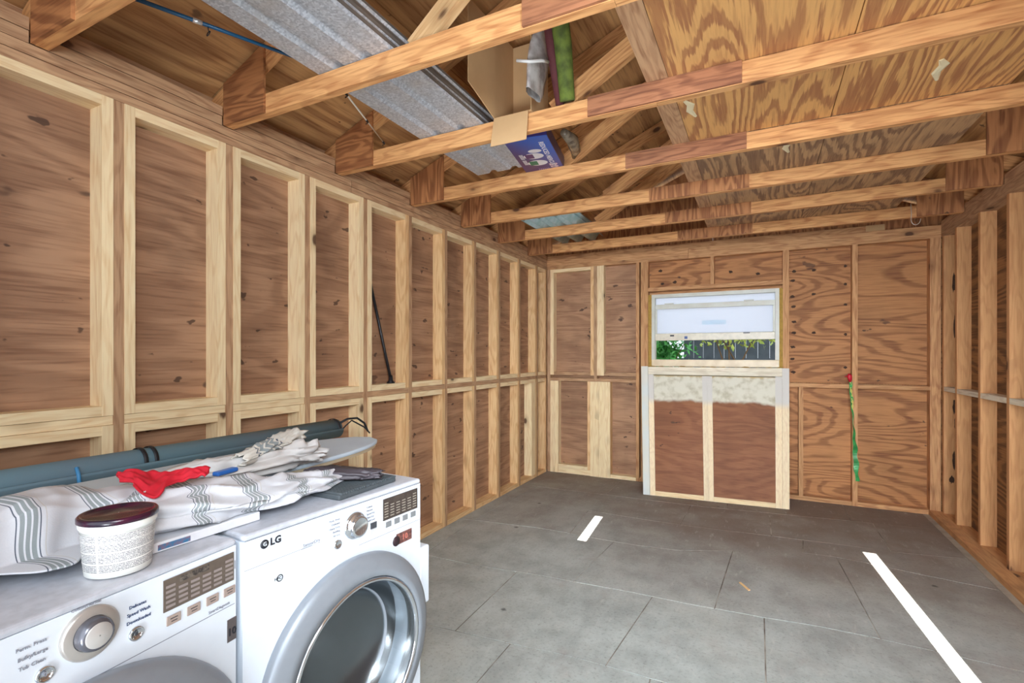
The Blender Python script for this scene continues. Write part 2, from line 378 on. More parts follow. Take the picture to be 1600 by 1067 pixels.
# ------------------------------------------------------------------ right wall
wr = board('wall_right', None, W+.102, W+.135, YF-.1, D+.1, -.05, 2.75, RST); wr['kind'] = 'structure'; WRO = wr.location[:]
def brd(name, *a, **k): return board(name, wr, *a, off=WRO, **k)
for ya, yb in [(YF, 1.5), (1.502, 2.72), (2.722, 3.94), (3.942, D+.09)]:
    brd('plywood_sheet', W+.0885, W+.102, ya, yb, 0, 2.56, PLYK, axis='Y')
RY = [5.40, 5.088, 4.62, 4.165, 3.708, 3.25, 2.79, 2.33, 1.87, 1.41, .95, .49, .03, -.43, -.9]
for i, y in enumerate(RY):
    brd('stud', W, W+.0885, y-TK/2, y+TK/2, .046, H, RST)
    if i:
        brd('blocking', W+.0005, W+.0885, y+TK/2, RY[i-1]-TK/2, 1.083, 1.119, WHP if 0 < i < 9 else RST)
brd('sill_plate', 3.575, 3.662, YF, D-.002, .0055, .045, RST)
brd('sill_plate', 3.664, W+.0885, YF, D-.002, .003, .0445, RST)
brd('concrete_curb', 3.535, W+.12, YF, D, 0.0005, .005, plain('curb_concrete', (170, 158, 142), .85, nz=.5, nscale=14))
for z0, z1 in ((H+.0005, H+.039), (H+.0395, HC)):
    brd('top_plate', W, W+.0885, YF, 3.2, z0, z1, OLD); brd('top_plate', W, W+.0885, 3.203, D, z0, z1, OLD)
for a, b2 in zip(edges, edges[1:]):
    brd('eave_blocking', W, W+.04, a+(.02 if a != YF else 0), b2-(.034 if b2 != D else 0), HC+.0005, HC+.060, OLD)

# ------------------------------------------------------------------ back wall
wb = empty('wall_back'); wb['kind'] = 'structure'
def bb(name, x0, x1, z0, z1, mk, y0=D, y1=D+.089, axis=None): return board(name, wb, x0, x1, y0, y1, z0, z1, mk, axis=axis)
YP = D+.089
# siding behind everything, in four pieces round the window
WX0, WX1, WZ0, WZ1 = 1.195, 2.465, 1.245, 2.035
for a in ((-.1, WX0, -.02, 2.55), (WX1, W+.1, -.02, 2.55), (WX0, WX1, -.02, WZ0), (WX0, WX1, WZ1, 2.55)):
    board('siding_panel', wb, a[0], a[1], YP+.0135, YP+.03, a[2], a[3], BRN)
def sheet(x0, x1, z0, z1, mk, axis='X'): bb('plywood_sheet', x0, x1, z0, z1, mk, YP, YP+.013, axis)
sheet(0, .655, 0, 1.112, PLYL); sheet(.657, 1.14, 0, 1.112, PLYL)
sheet(0, .655, 1.122, 2.5, PLYL); sheet(.657, 1.14, 1.122, 2.5, PLYL)
sheet(1.142, 2.5, 0, WZ0-.06, PLYP)
sheet(1.142, 1.84, WZ1+.03, 2.5, PLYR); sheet(1.841, 2.5, WZ1+.03, 2.5, PLYR)
sheet(2.502, 3.05, 0, 1.105, PLYR); sheet(3.052, W+.09, 0, 1.105, PLYR)
sheet(2.502, 3.05, 1.122, 2.5, PLYR); sheet(3.052, W+.09, 1.122, 2.5, PLYR)
# original lumber
bb('corner_post', 0.004, .045, .004, H, OLD)
for x0, x1, mk in ((.578, .616, OLD), (1.055, 1.090, BRN), (1.108, 1.185, BRN), (2.467, 2.52, BRN), (3.025, 3.067, BRN), (3.585, W-.001, BRN)):
    bb('stud', x0, x1, .004, H, mk, y1=YP)
bb('cripple_stud', 1.815, 1.850, 2.115, H, BRN); bb('cripple_stud', 2.60, 2.638, .045, 1.08, BRN)
bb('window_header', 1.186, 2.466, 2.072, 2.113, BRN)
for a, b2 in ((2.521, 3.024), (3.068, 3.584)):
    bb('middle_rail', a, b2, 1.080, 1.116, BRN); bb('bottom_plate', a, b2, .004, .044, BRN)
bb('bottom_plate', 1.186, 2.466, .004, .044, BRN)
for z0, z1 in ((H+.0005, H+.039), (H+.0395, HC+.03)):
    bb('top_plate', 0, 1.6, z0, z1, BRN); bb('top_plate', 1.603, W, z0, z1, BRN)
# light insert frames, upper row
for x0, x1 in ((.046, .577), (.617, 1.054)):
    w2 = .042 if x0 < .1 else .078
    bb('frame_stile', x0, x0+w2, 1.152, H, PINE, y0=D-.002)
    if x0 < .1:
        bb('frame_stile', x1-.038, x1, 1.152, H, PINEO, y0=D-.002); bb('frame_rail', x0+w2, x1-.038, H-TK, H, PINE)
        bb('frame_rail', x0+w2, x1-.038, 1.152, 1.188, OLD)
    else: bb('frame_rail', x0+w2, x1, 1.152, 1.188, OLD)
    # lower row
    bb('blocking', x0, x1, 1.083, 1.118, OLD)
bb('frame_stile', .046, .10, .004, 1.082, PINE, y0=D-.004); bb('filler_board', .101, .146, .004, 1.082, PINE, y0=D-.003)
bb('frame_rail', .147, .50, .066, .104, PINE); bb('frame_rail', .147, .539, .004, .064, PINE)
bb('frame_stile', .501, .539, .066, 1.082, PINEO)
bb('filler_board', .540, .64, .004, 1.082, PINE, y0=D-.012, y1=D-.0005); bb('filler_board', .642, .77, .004, 1.082, PINE, y0=D-.012, y1=D-.0005)
bb('frame_stile', .617, .77, .004, 1.082, PINEO, y0=D+.0005); bb('frame_rail', .771, 1.054, .004, .044, PINE)
bb('bottom_plate', 1.091, 1.107, .004, .044, BRN)

# gable above the back wall
prism('gable_panel', wb, [(-.2, 2.51), (1.829, 2.51), (1.829, 3.44), (-.1, 2.62)], YP, YP+.013, PLYX, 'Z')
prism('gable_panel', wb, [(1.831, 2.51), (3.86, 2.51), (3.76, 2.62), (1.831, 3.44)], YP, YP+.013, PLYX, 'Z')
bb('gable_plate', 0, 1.25, HC+.031, HC+.085, BRN, y0=D+.02); bb('gable_plate', 1.253, 3.16, HC+.031, HC+.085, BRN, y0=D+.02)

# ------------------------------------------------------------------ front wall (behind the camera), with the gaps round its doors
wf = empty('wall_front'); wf['kind'] = 'structure'
def fb(name, x0, x1, z0, z1): board(name, wf, x0, x1, YF-.03, YF, z0, z1, RST, axis='Z')
SA, SB = 1.040-DX*5.0, 2.955-DX*5.2
fb('front_panel', -.15, SA-.035, -.03, 2.55); fb('front_panel', SA+.035, SB-.040, -.03, 2.55); fb('front_panel', SB+.040, W+.15, -.03, 2.55)
fb('gap_board', SA-.035, SA+.035, -.03, 3.54*0+1.975); fb('gap_board', SA-.035, SA+.035, 2.25, 2.55)
fb('gap_board', SB-.040, SB+.040, 2.29, 2.55); fb('gap_board', SB-.040, SB+.040, -.03, .35)
prism('gable_panel', wf, [(-.5, 2.55), (4.16, 2.55), (1.83, 3.55)], YF-.03, YF, PLYX, 'Z')

# ------------------------------------------------------------------ roof
ceil = empty('ceiling'); ceil['kind'] = 'structure'
def roof_sheet(x0, x1, y0, y1, mk, dz=0):
    z0, z1 = roofz(x0)+dz, roofz(x1)+dz; cx, cy, cz = (x0+x1)/2, (y0+y1)/2, (z0+z1)/2
    v = []
    for x, z in ((x0, z0), (x1, z1)):
        for y in (y0, y1):
            for t in (0, .013): v.append((x-cx, y-cy, z+t-cz))
    f = [(0, 1, 3, 2), (4, 6, 7, 5), (0, 4, 5, 1), (2, 3, 7, 6), (0, 2, 6, 4), (1, 5, 7, 3)]
    me = pydata('plywood_sheet', v, f); me.materials.append(mk('Y')); link('plywood_sheet', me, None, ceil, (cx, cy, cz))
yb = [YF-.12, 1.49, 3.57, D+.25]
for a, b2 in zip(yb, yb[1:]):
    roof_sheet(-.42, .72, a, b2-.003, PLYF); roof_sheet(.723, 1.83, a, b2-.003, PLYF)
    roof_sheet(1.831, 2.94, a, b2-.003, PLYF); roof_sheet(2.943, 4.08, a, b2-.003, PLYF)
for x0, x1 in ((-.43, 1.83), (1.83, 4.09)):  # outer skin added to stop sun leaking through the sheet joints
    z0, z1 = roofz(x0)+.014, roofz(x1)+.014
    me = pydata('added_roof_skin', [(x, y, z+t) for x, z in ((x0, z0), (x1, z1)) for y in (YF-.12, D+.25) for t in (0, .01)], [(0, 1, 3, 2), (4, 6, 7, 5), (0, 4, 5, 1), (2, 3, 7, 6), (0, 2, 6, 4), (1, 5, 7, 3)])
    link('added_roof_skin', me, plain('roof_skin', (70, 70, 72), .9), ceil)
board('ridge_cap', ceil, 1.7, 1.96, YF-.12, D+.25, 3.50, 3.53, OLD)
for x0, x1 in ((-.42, -.10), (W+.10, 4.08)):
    board('soffit', ceil, x0, x1, YF-.12, D+.25, 2.47, 2.485, OLD)
    board('fascia', ceil, x0 if x0 < 0 else x1-.02, x0+.02 if x0 < 0 else x1, YF-.12, D+.25, 2.47, 2.55, OLD)

# ------------------------------------------------------------------ trusses
ords = ['first roof truss from the camera, cut by the top left corner', 'second roof truss from the camera, crossing under the metal sheets',
        'third roof truss from the camera, a cardboard flap over its chord', 'fourth roof truss from the camera, past the end of the galvanized sheets',
        'fifth roof truss from the camera, just past the blue carton', 'sixth roof truss from the camera, under the clear corrugated sheets', 'last roof truss, nearest the back wall, with the wire hook']
cy2 = .019
for i, y in enumerate(TY):
    t = thing('roof_truss', ords[i], 'roof truss', (W/2, y, HC), 0, 'roof trusses across the shed')
    O = (W/2, y, HC)
    def tb(name, *a, **k): return board(name, t, *a, off=O, **k)
    b_ = tb('bottom_chord', 0.002, 1.875, y-cy2, y+cy2, HC+.001, HC+.089, TRUSS); tb('bottom_chord', 1.876, W-.002, y-cy2, y+cy2, HC+.001, HC+.089, TRUSS)
    g = prism('center_gusset', t, [(1.57, HC+.003), (2.21, HC+.003), (2.21, HC+.091), (1.57, HC+.091)], y-cy2-.012, y-cy2, GUS if i < 4 else PLYX, 'X' if i < 4 else 'Z'); g.location = Vector(g.location)-Vector(O)
    for sgn in (-1, 1):
        mx = (lambda x: x) if sgn < 0 else (lambda x: W-x)
        pts = [(mx(.003), HC+.0015), (mx(.287), HC+.0015), (mx(.287), 2.785), (mx(.003), 2.672)]
        if sgn > 0: pts = pts[::-1]
        g = prism('heel_gusset', t, pts, y-cy2-.012, y-cy2, PLYX, 'X' if i < 3 else 'Z'); g.location = Vector(g.location)-Vector(O)
        p = Vector((mx(-.10), y+.0, roofz(.0)-.043-.055)); q = Vector((mx(1.82), y, roofz(1.82)-.055))
        rf = bar('rafter', t, p-Vector(O), q-Vector(O), .085, .036, TRUSS)
    # web boards rise from the chord to the far rafter, on the back face of the chord
    if i in (1, 2, 3, 4, 5):
        x0, sl = {1: (1.06, .77), 2: (1.36, .58), 3: (1.10, .62), 4: (1.22, .62), 5: (.95, .6)}[i]
        p = Vector((x0+.02, y+.038, HC+.098)); q = Vector((2.02, y+.038, HC+.055+sl*(2.02-x0)+.02))
        bar('web_board', t, p-Vector(O), q-Vector(O), .085, .036, PINEO if i == 1 else TRUSS)

# ------------------------------------------------------------------ deck on the chords, right of the middle
tag(board('ridge_board', None, 1.835, 1.925, YF+.06, 4.96, HC+.092, HC+.128, OLD), 'long flat board laid along the middle over the truss chords', 'board')
DY = [YF+.06, 1.48, 2.89, 4.24, 5.2]
pos = ['nearest the camera', 'second from the camera', 'third from the camera', 'farthest, by the back wall']
for k in range(4):
    for c2, (x0, x1) in enumerate(((1.927, 2.584), (2.588, 3.245))):
        s_ = board('deck_sheet', None, x0, x1, DY[k]+.002, DY[k+1]-.002, HC+.0925, HC+.105, PLYD if k < 2 else PLYG, axis='Y')
        tag(s_, 'bold-grained plywood sheet over the chords, %s row, %s' % ('middle' if c2 == 0 else 'right-hand', pos[k]), 'plywood', 'plywood sheets decking the truss chords')
        s_['_k'] = k
        del s_['_k']
        if (k, c2) in ((1, 1), (1, 0), (2, 0)):
            sx, sy_ = {(1, 1): (2.93, 2.62), (1, 0): (1.97, 2.50), (2, 0): (2.40, 3.20)}[(k, c2)]
            pts = []; z = HC+.0925
            me = pydata('glue_smear', *tube([(sx-.01, sy_-.09, z), (sx+.012, sy_-.04, z), (sx, sy_+.02, z), (sx+.02, sy_+.09, z)], [.008, .018, .016, .007], 6))
            for v in me.vertices: v.co.z = z-(.004 if v.co.z < z else 0)
            o = link('glue_smear', me, plain('dried_glue', (238, 226, 188), .6), s_); o.location = -Vector(s_.location)

# ------------------------------------------------------------------ window
def bright_pane():  # white translucent body stands in for reflections and bright view in the glass
    m, nt, b = newmat('white_window_film')
    tr = N(nt, 'ShaderNodeBsdfTranslucent'); tr.inputs[0].default_value = (.93, .94, 1, 1)
    df = N(nt, 'ShaderNodeBsdfDiffuse'); df.inputs[0].default_value = (.92, .93, .96, 1)
    mx = N(nt, 'ShaderNodeMixShader'); mx.inputs[0].default_value = .2
    L(nt, tr.outputs[0], mx.inputs[1]); L(nt, df.outputs[0], mx.inputs[2]); L(nt, mx.outputs[0], nt.nodes['Material Output'].inputs[0]); return m
vinyl = plain('window_vinyl', (206, 206, 196), .45, nz=.25, nscale=9, c2=(176, 160, 132))
foam = plain('yellow_foam', (178, 140, 62), .8, nz=.5, nscale=40, bump=.6)
win = empty('window_1', (1.83, D, WZ0)); win['kind'] = 'structure'
OW = (1.83, D, WZ0)
def wbx(name, x0, x1, z0, z1, y0, y1, m, ax=None, bv=0):
    o = board(name, win, x0, x1, y0, y1, z0, z1, m, axis=ax, off=OW)
    if bv: bevel(o, bv)
    return o
# foam line round the frame
wbx('foam_bead', WX0-.006, WX0+.028, WZ0, WZ1, D-.004, D+.05, foam); wbx('foam_bead', WX1-.028, WX1+.002, WZ0, WZ1, D-.004, D+.05, foam)
v = []; f = []
def lumps(x0, x1, z, r, n=46):
    pts = []; rr = []
    for k in range(n+1):
        x = x0+(x1-x0)*k/n; pts.append((x-OW[0], D-.006-OW[1], z-OW[2]+.006*math.sin(k*1.7)+.004*math.sin(k*.6))); rr.append(r*(1+.35*math.sin(k*1.3)*math.sin(k*.37)))
    return pts, rr
pts, rr = lumps(WX0, WX1, WZ0+.004, .013); o = tube_obj('foam_bead', win, pts, rr, foam, 8)
# outer frame
for a in ((WX0+.028, WX0+.062, WZ0+.02, WZ1), (WX1-.062, WX1-.028, WZ0+.02, WZ1)): wbx('side_jamb', *a, D+.0, D+.085, vinyl)
wbx('head_jamb', WX0+.062, WX1-.062, WZ1-.035, WZ1, D, D+.085, vinyl)
wbx('sill_jamb', WX0+.028, WX1-.028, WZ0+.018, WZ0+.092, D-.006, D+.085, plain('old_sill_vinyl', (232, 212, 180), .4, nz=.4, nscale=8, c2=(190, 160, 120)), bv=.006)
# sash, pushed part way: top rail, stiles, bottom rail, pane
zt, zb = 1.885, 1.585
wbx('sash_rail', WX0+.063, WX1-.063, zt-.008, zt+.042, D+.02, D+.05, vinyl, bv=.004); wbx('sash_rail', WX0+.063, WX1-.063, zb-.045, zb+.03, D+.01, D+.05, plain('sash_bottom_vinyl', (222, 212, 192), .4, nz=.3), bv=.006)
wbx('sash_stile', WX0+.063, WX0+.082, zb+.03, zt-.008, D+.02, D+.05, vinyl); wbx('sash_stile', WX1-.082, WX1-.063, zb+.03, zt-.008, D+.02, D+.05, vinyl)
film = bright_pane(); smear_mat = film.copy(); smear_mat.name = 'pale_blue_smear'; smear_mat.node_tree.nodes['Translucent BSDF'].inputs[0].default_value = (.84, .93, .98, 1)
wbx('pane', WX0+.082, WX1-.082, zb+.03, zt-.008, D+.032, D+.037, film); wbx('pane', WX0+.063, WX1-.063, zt+.042, WZ1-.036, D+.06, D+.064, film)
sp = wbx('pane_smear', 1.73, 1.96, 1.70, 1.745, D+.0290, D+.0315, smear_mat)  # pale blue smear coloured onto the white pane
for x in (1.40, 2.17): wbx('sash_latch', x-.045, x+.045, zt+.042, zt+.054, D+.02, D+.045, vinyl)
wbx('vent_latch', 1.415, 1.455, zb-.002, zb+.014, D+.004, D+.012, plain('black_plastic', (30, 30, 34), .4)); wbx('vent_latch', 1.56, 1.59, zb-.03, zb-.002, D+.003, D+.0095, plain('blue_sticker', (40, 70, 130), .4))
wbx('vent_latch', 2.12, 2.18, zb+.018, zb+.028, D+.003, D+.0095, plain('black_plastic', (30, 30, 34), .4))
# whitewashed boards under the window
for z0, z1 in ((1.198, 1.240), (1.158, 1.196)): bb('sill_board', 1.186, 2.466, z0, z1, WHP, y0=D-.008)

# ------------------------------------------------------------------ framed panel leaning under the window
pan = thing('wall_panel', 'framed plywood panel with whitewashed top, leaning below the window', 'panel', (1.87, 5.02, 0))
BL, BR = Vector((1.235, 4.975, 0.002)), Vector((2.506, 5.075, .002)); TL, TR = Vector((1.128, 5.385, 1.262)), Vector((2.518, 5.385, 1.262))
def pq(s, t, d):
    p = (BL*(1-s)+BR*s)*(1-t)+(TL*(1-s)+TR*s)*t
    return p+Vector((0, .93, -.32))*d-Vector((1.87, 5.02, 0))
def pb(name, s0, s1, t0, t1, d0, d1, m):
    q = [pq(s, t, d) for s in (s0, s1) for d in (d0, d1) for t in (t0, t1)]
    me = pydata(name, q, bxv(0, 1, 0, 1, 0, 1)[1]); me.materials.append(m); return link(name, me, None, pan)
def painted_panel(base_mk):
    m = base_mk.copy(); m.name = 'half_painted_plywood'; nt = m.node_tree; b = nt.nodes['Principled BSDF']
    src = b.inputs['Base Color'].links[0].from_socket
    tc = N(nt, 'ShaderNodeTexCoord'); s = N(nt, 'ShaderNodeSeparateXYZ'); L(nt, tc.outputs['Object'], s.inputs[0])
    n = N(nt, 'ShaderNodeTexNoise'); n.inputs['Scale'].default_value = 9; L(nt, tc.outputs['Object'], n.inputs[0])
    n2 = N(nt, 'ShaderNodeTexNoise'); n2.inputs['Scale'].default_value = 14; n2.inputs['Detail'].default_value = 8; L(nt, tc.outputs['Object'], n2.inputs[0])
    z = math_(nt, 'ADD', s.outputs[2], math_(nt, 'MULTIPLY', math_(nt, 'SUBTRACT', n.outputs[0], .5), .07))
    f = sstep(nt, z, .90, .94)
    wcol = mix(nt, sstep(nt, n2.outputs[0], .42, .75), lin((222, 216, 198)), lin((188, 178, 152)))
    gl = math_(nt, 'MULTIPLY', sstep(nt, math_(nt, 'ADD', s.outputs[2], math_(nt, 'MULTIPLY', n2.outputs[0], .05)), 1.175, 1.20), .8)
    wcol = mix(nt, gl, wcol, lin((186, 150, 70)))
    L(nt, mix(nt, f, src, wcol), b.inputs['Base Color']); return m
PP = painted_panel(PLYP('X'))
def whitewash_stile():
    m = PINE('Z').copy(); m.name = 'half_painted_stile'; nt = m.node_tree; b = nt.nodes['Principled BSDF']
    src = b.inputs['Base Color'].links[0].from_socket
    tc = N(nt, 'ShaderNodeTexCoord'); s = N(nt, 'ShaderNodeSeparateXYZ'); L(nt, tc.outputs['Object'], s.inputs[0])
    f = sstep(nt, s.outputs[2], .86, .95)
    L(nt, mix(nt, f, mix(nt, .35, src, lin((236, 220, 196))), lin((214, 208, 200))), b.inputs['Base Color']); return m
WS = whitewash_stile(); WB = plain('blue_white_board', (214, 218, 214), .7, nz=.5, nscale=5, c2=(226, 214, 190))
pb('plywood', .085, .49, .03, .93, .012, .022, PP); pb('plywood', .50, .92, .03, .93, .012, .022, PP)
pb('outer_board', 0, .050, 0, 1, -.012, .022, WB); pb('outer_board', .958, 1, 0, .995, -.012, .022, WS)
pb('stile', .051, .090, .0, .935, 0, .022, WS); pb('stile', .915, .957, .0, .935, 0, .022, WS)
pb('stile', .440, .474, .0, .93, 0, .022, WS); pb('stile', .475, .508, .0, .93, 0, .022, WS)
pb('bottom_rail', .091, .439, 0.0, .034, 0, .022, PINE('X')); pb('bottom_rail', .509, .914, 0.0, .034, 0, .022, PINE('X'))
pb('top_rail', .051, .957, .936, .966, -.002, .022, WHP('X')); pb('top_rail', .051, .957, .967, .998, -.004, .022, WHP('X'))

# ------------------------------------------------------------------ outside the window
gr = link('ground', pydata('ground', *bxv(-6, 10, D+.3, 14, -.15, -.06)), plain('yard_dirt', (120, 110, 84), .95, nz=.6, nscale=6)); gr['kind'] = 'structure'
fence = thing('board_fence', 'dark weathered board fence seen through the window gap', 'fence', (1.4, 7.6, -.05))
fx = -2.2; fm = plain('grey_fence_wood', (92, 104, 116), .85, nz=.6, nscale=7)
while fx < 4.2:
    w2 = .135+random.uniform(-.01, .01)
    if not (.88 < fx < 1.15 or .2 < fx < .4): bevel(link('board', pydata('board', *bxv(fx-1.4, fx+w2-1.4, 0, .02, .02, 1.72+random.uniform(-.02, .02))), fm, fence))
    fx += w2+.003
for z in (.4, 1.3): link('fence_rail', pydata('fence_rail', *bxv(-3.6, 2.8, .021, .07, z, z+.09)), fm, fence)
def leafmat(n, c, c2):
    m = plain(n, c, .5, nz=.8, nscale=6, c2=c2); b = m.node_tree.nodes['Principled BSDF']; b.inputs['Transmission Weight'].default_value = 0; return m
def shrub(loc, n, rad, label, mat, seed):
    rnd = random.Random(seed); t = thing('leafy_shrub', label, 'shrub', loc, 0, 'shrubs beyond the window')
    V = []; F = []
    for _ in range(n):
        p = Vector((rnd.gauss(0, rad[0]), rnd.gauss(0, rad[1]), rad[2]+rnd.gauss(0, rad[3]))); a = Vector((rnd.uniform(-1, 1), rnd.uniform(-1, 1), rnd.uniform(-1, 1))).normalized()
        b2 = a.cross(Vector((rnd.uniform(-1, 1), rnd.uniform(-1, 1), 1))).normalized(); s = rnd.uniform(.025, .055); o = len(V)
        V += [p-a*s, p+b2*s*.5, p+a*s, p-b2*s*.5]; F.append((o, o+1, o+2, o+3))
    l = link('leaves', pydata('leaves', V, F), mat, t); l['kind'] = 'stuff'
    for k in range(4): tube_obj('branch', t, [(0, 0, 0), (rnd.uniform(-.2, .2), 0, rad[2]*.6), (rnd.uniform(-.4, .4), rnd.uniform(-.1, .1), rad[2]*1.1)], [.02, .014, .006], plain('bark', (120, 96, 70), .9), 6)
shrub((1.02, 7.10, -.06), 1500, (.17, .10, 1.45, .14), 'bright green leafy shrub in the left of the window gap', leafmat('green_leaf', (96, 190, 96), (40, 110, 50)), 3)
shrub((2.05, 7.12, -.06), 300, (.32, .10, 1.70, .07), 'yellow-green twig growth in the right of the window gap', leafmat('yellow_leaf', (206, 226, 110), (130, 170, 70)), 5)

# ------------------------------------------------------------------ washer and dryer
white = plain('white_enamel', (226, 233, 242), .22, nz=.05, spec=.5)
lidm = plain('grey_lid', (200, 203, 212), .35, nz=.35, nscale=50)
silver = plain('silver_door_ring', (150, 156, 164), .42, metal=.3)
chrome = plain('bright_chrome', (214, 218, 222), .12, metal=.9)
dark = plain('display_brown', (66, 58, 54), .25, nz=.4, nscale=60, c2=(96, 84, 76))
black = plain('print_black', (34, 36, 44), .5); greyp = plain('print_grey', (148, 150, 160), .5)
seam = plain('seam_grey', (140, 146, 158), .6); btn = plain('button_taupe', (170, 152, 142), .4)
drumm = plain('drum_grey', (120, 124, 128), .45, metal=.2)
def door_glass():
    m, nt, b = newmat('door_glass')
    tr = N(nt, 'ShaderNodeBsdfTransparent'); tr.inputs[0].default_value = (.74, .78, .80, 1)
    gl = N(nt, 'ShaderNodeBsdfGlossy'); gl.inputs[0].default_value = (.8, .86, .9, 1); gl.inputs['Roughness'].default_value = .22
    lw = N(nt, 'ShaderNodeLayerWeight'); lw.inputs[0].default_value = .45
    mx = N(nt, 'ShaderNodeMixShader'); L(nt, math_(nt, 'ADD', math_(nt, 'MULTIPLY', lw.outputs['Fresnel'], .6), .12, True), mx.inputs[0])
    L(nt, tr.outputs[0], mx.inputs[1]); L(nt, gl.outputs[0], mx.inputs[2]); L(nt, mx.outputs[0], nt.nodes['Material Output'].inputs[0]); return m
dg = door_glass()
MW, MD, MH = .657, .70, .945
RX = Matrix.Rotation(math.pi/2, 4, 'X')
def ptxt(root, body, s, z, size, mat=black, y=-.0012, align='CENTER', bold=0, name='print', rot=0):
    return text(name, root, body, size, Matrix.Translation((s, y, z)) @ RX @ Matrix.Rotation(rot, 4, 'Z'), mat, align=align, bold=bold)
def pbx(root, name, s0, s1, z0, z1, d, mat, y1=0.0, bv=0):
    o = link(name, pydata(name, *bxv(s0, s1, -d, y1, z0, z1)), mat, root)
    if bv: bevel(o, bv)
    return o
def machine(name, label, cat, loc, rotz, door_s, door_z, R):
    t = thing(name, label, cat, loc, rotz, 'laundry machines side by side')
    # body: cabinet without front
    v, f = bxv(0, MW, 0, MD, .02, MH-.018); f = [q for q in f if q != (0, 4, 5, 1)]
    o = link('cabinet', pydata('cabinet', v, f), white, t)
    # front panel with the round opening
    bm = bmesh.new(); ro = R*.80; n = 48
    rect = []
    for i in range(12): rect.append((i/12*MW, .02))
    for i in range(12): rect.append((MW, .02+i/12*(MH-.038)))
    for i in range(12): rect.append((MW-i/12*MW, MH-.018))
    for i in range(12): rect.append((0, MH-.018-i/12*(MH-.038)))
    ang = [math.atan2(z-door_z, s-door_s) for s, z in rect]
    vo = [bm.verts.new((s, 0, z)) for s, z in rect]
    vi = [bm.verts.new((door_s+ro*math.cos(a), 0, door_z+ro*math.sin(a))) for a in ang]
    vd = [bm.verts.new((door_s+ro*math.cos(a), .06, door_z+ro*math.sin(a))) for a in ang]
    for k in range(n):
        j = (k+1) % n; bm.faces.new((vo[k], vo[j], vi[j], vi[k])); bm.faces.new((vi[k], vi[j], vd[j], vd[k]))
    me = bpy.data.meshes.new('front_panel'); bm.to_mesh(me); bm.free(); link('front_panel', me, white, t)
    o = link('lid', pydata('lid', *bxv(-.0, MW, -.004, MD, MH-.018, MH)), lidm, t); bevel(o, .012, 3)
    lathe_obj('drum', t, [(R*.80, -.06), (R*.86, -.10), (R*.86, -.42), (.001, -.43)], drumm, (door_s, 0, door_z), 40, 'Y')
    for s in (.05, MW-.05):
        for y in (.06, MD-.06): lathe_obj('foot', t, [(.022, 0), (.022, .021)], plain('foot_rubber', (50, 50, 54), .8), (s, y, 0), 12, 'Z', True)
    # door: ring, chrome lip, glass bowl
    d = lathe_obj('door', t, [(R*.985, .001), (R, .012), (R*.998, .024), (R*.985, .031), (R*.94, .038), (R*.86, .047), (R*.79, .052), (R*.775, .030), (R*.77, .004), (R*.985, .001)], silver, (door_s, 0, door_z), 72, 'Y')
    ang2 = [(math.cos(2*math.pi*k/72)*R*.965, 0, math.sin(2*math.pi*k/72)*R*.965) for k in range(73)]
    lathe_obj('door_trim', d, [(R*.775, .046), (R*.77, .053), (R*.745, .054), (R*.735, .046), (R*.735, .02), (R*.775, .02)], chrome, (0, 0, 0), 72, 'Y')
    lathe_obj('window_bowl', d, [(R*.74, .044), (R*.70, .03), (R*.66, -.01), (R*.61, -.05), (R*.5, -.075), (R*.25, -.09), (.001, -.092)], dg, (0, 0, 0), 64, 'Y')
    lathe_obj('bowl_rim', d, [(R*.615, -.046), (R*.60, -.052), (R*.59, -.056), (R*.60, -.060)], silver, (0, 0, 0), 64, 'Y')
    return t
# dryer
dr = machine('dryer', 'white front-loading dryer on the right with its round silver door in full view', 'dryer', (1.137, .79, 0), math.pi/2-.0625, .345, .460, .315)
for q in ((.352, .866),):
    lathe_obj('cycle_knob', dr, [(.041, 0), (.041, .006), (.036, .010), (.033, .010), (.032, .026), (.028, .030), (.024, .028), (.001, .028)], chrome, (q[0], 0, q[1]), 40, 'Y')
pw = lathe_obj('power_button', dr, [(.014, 0), (.0135, .004), (.010, .005), (.009, .003), (.001, .003)], chrome, (.288, 0, .828), 24, 'Y')
ds = pbx(dr, 'display', .473, .640, .843, .914, .0025, dark)
for c2 in range(6):
    for r in range(6 if c2 in (0, 5) else 5):
        s = .487+c2*.0275; pbx(ds, 'display_print', s-.009, s+.008, .852+r*.009, .855+r*.009, .0032, plain('display_text', (150, 140, 128), .5), -.0025)
for s in (.497, .537, .577, .618): pbx(dr, 'option_button', s-.013, s+.013, .817, .836, .003, plain('button_grey', (128, 130, 132), .4), bv=.002)
b2 = pbx(dr, 'play_button', .418, .443, .833, .852, .003, plain('button_dark', (70, 72, 78), .4)); pbx(dr, 'play_button', .418, .443, .812, .831, .0015, plain('button_pale', (206, 206, 210), .4))
st = pbx(dr, 'sticker', .535, .612, .742, .780, .0012, plain('sticker_maroon', (84, 52, 50), .35, nz=.6, nscale=90, c2=(160, 110, 100)), bv=.0005)
lathe_obj('sticker_round', st, [(.017, 0), (.017, .0014), (.001, .0014)], plain('sticker_maroon2', (60, 44, 48), .35), (.535, 0, .757), 20, 'Y')
ptxt(st, '10', .576, .761, .028, plain('sticker_red', (206, 120, 104), .5), -.0016)
lathe_obj('logo_disc', dr, [(.0115, 0), (.0115, .0012), (.001, .0012)], black, (.057, 0, .905), 24, 'Y')
ptxt(dr, 'LG', .088, .905, .026, black, bold=.0008, name='logo_text'); ptxt(dr, 'G', .0575, .905, .015, white, y=-.0018, name='logo_letter')
ptxt(dr, 'SensorDry', .198, .862, .013, greyp, name='model_text'); pbx(dr, 'print_line', .165, .240, .8535, .8540, .0008, greyp)
ptxt(dr, 'NFC', .094, .802, .010, black, name='tag_print'); lathe_obj('tag_mark', dr, [(.007, .0011), (.0095, .0011)], black, (.100, 0, .802), 16, 'Y')
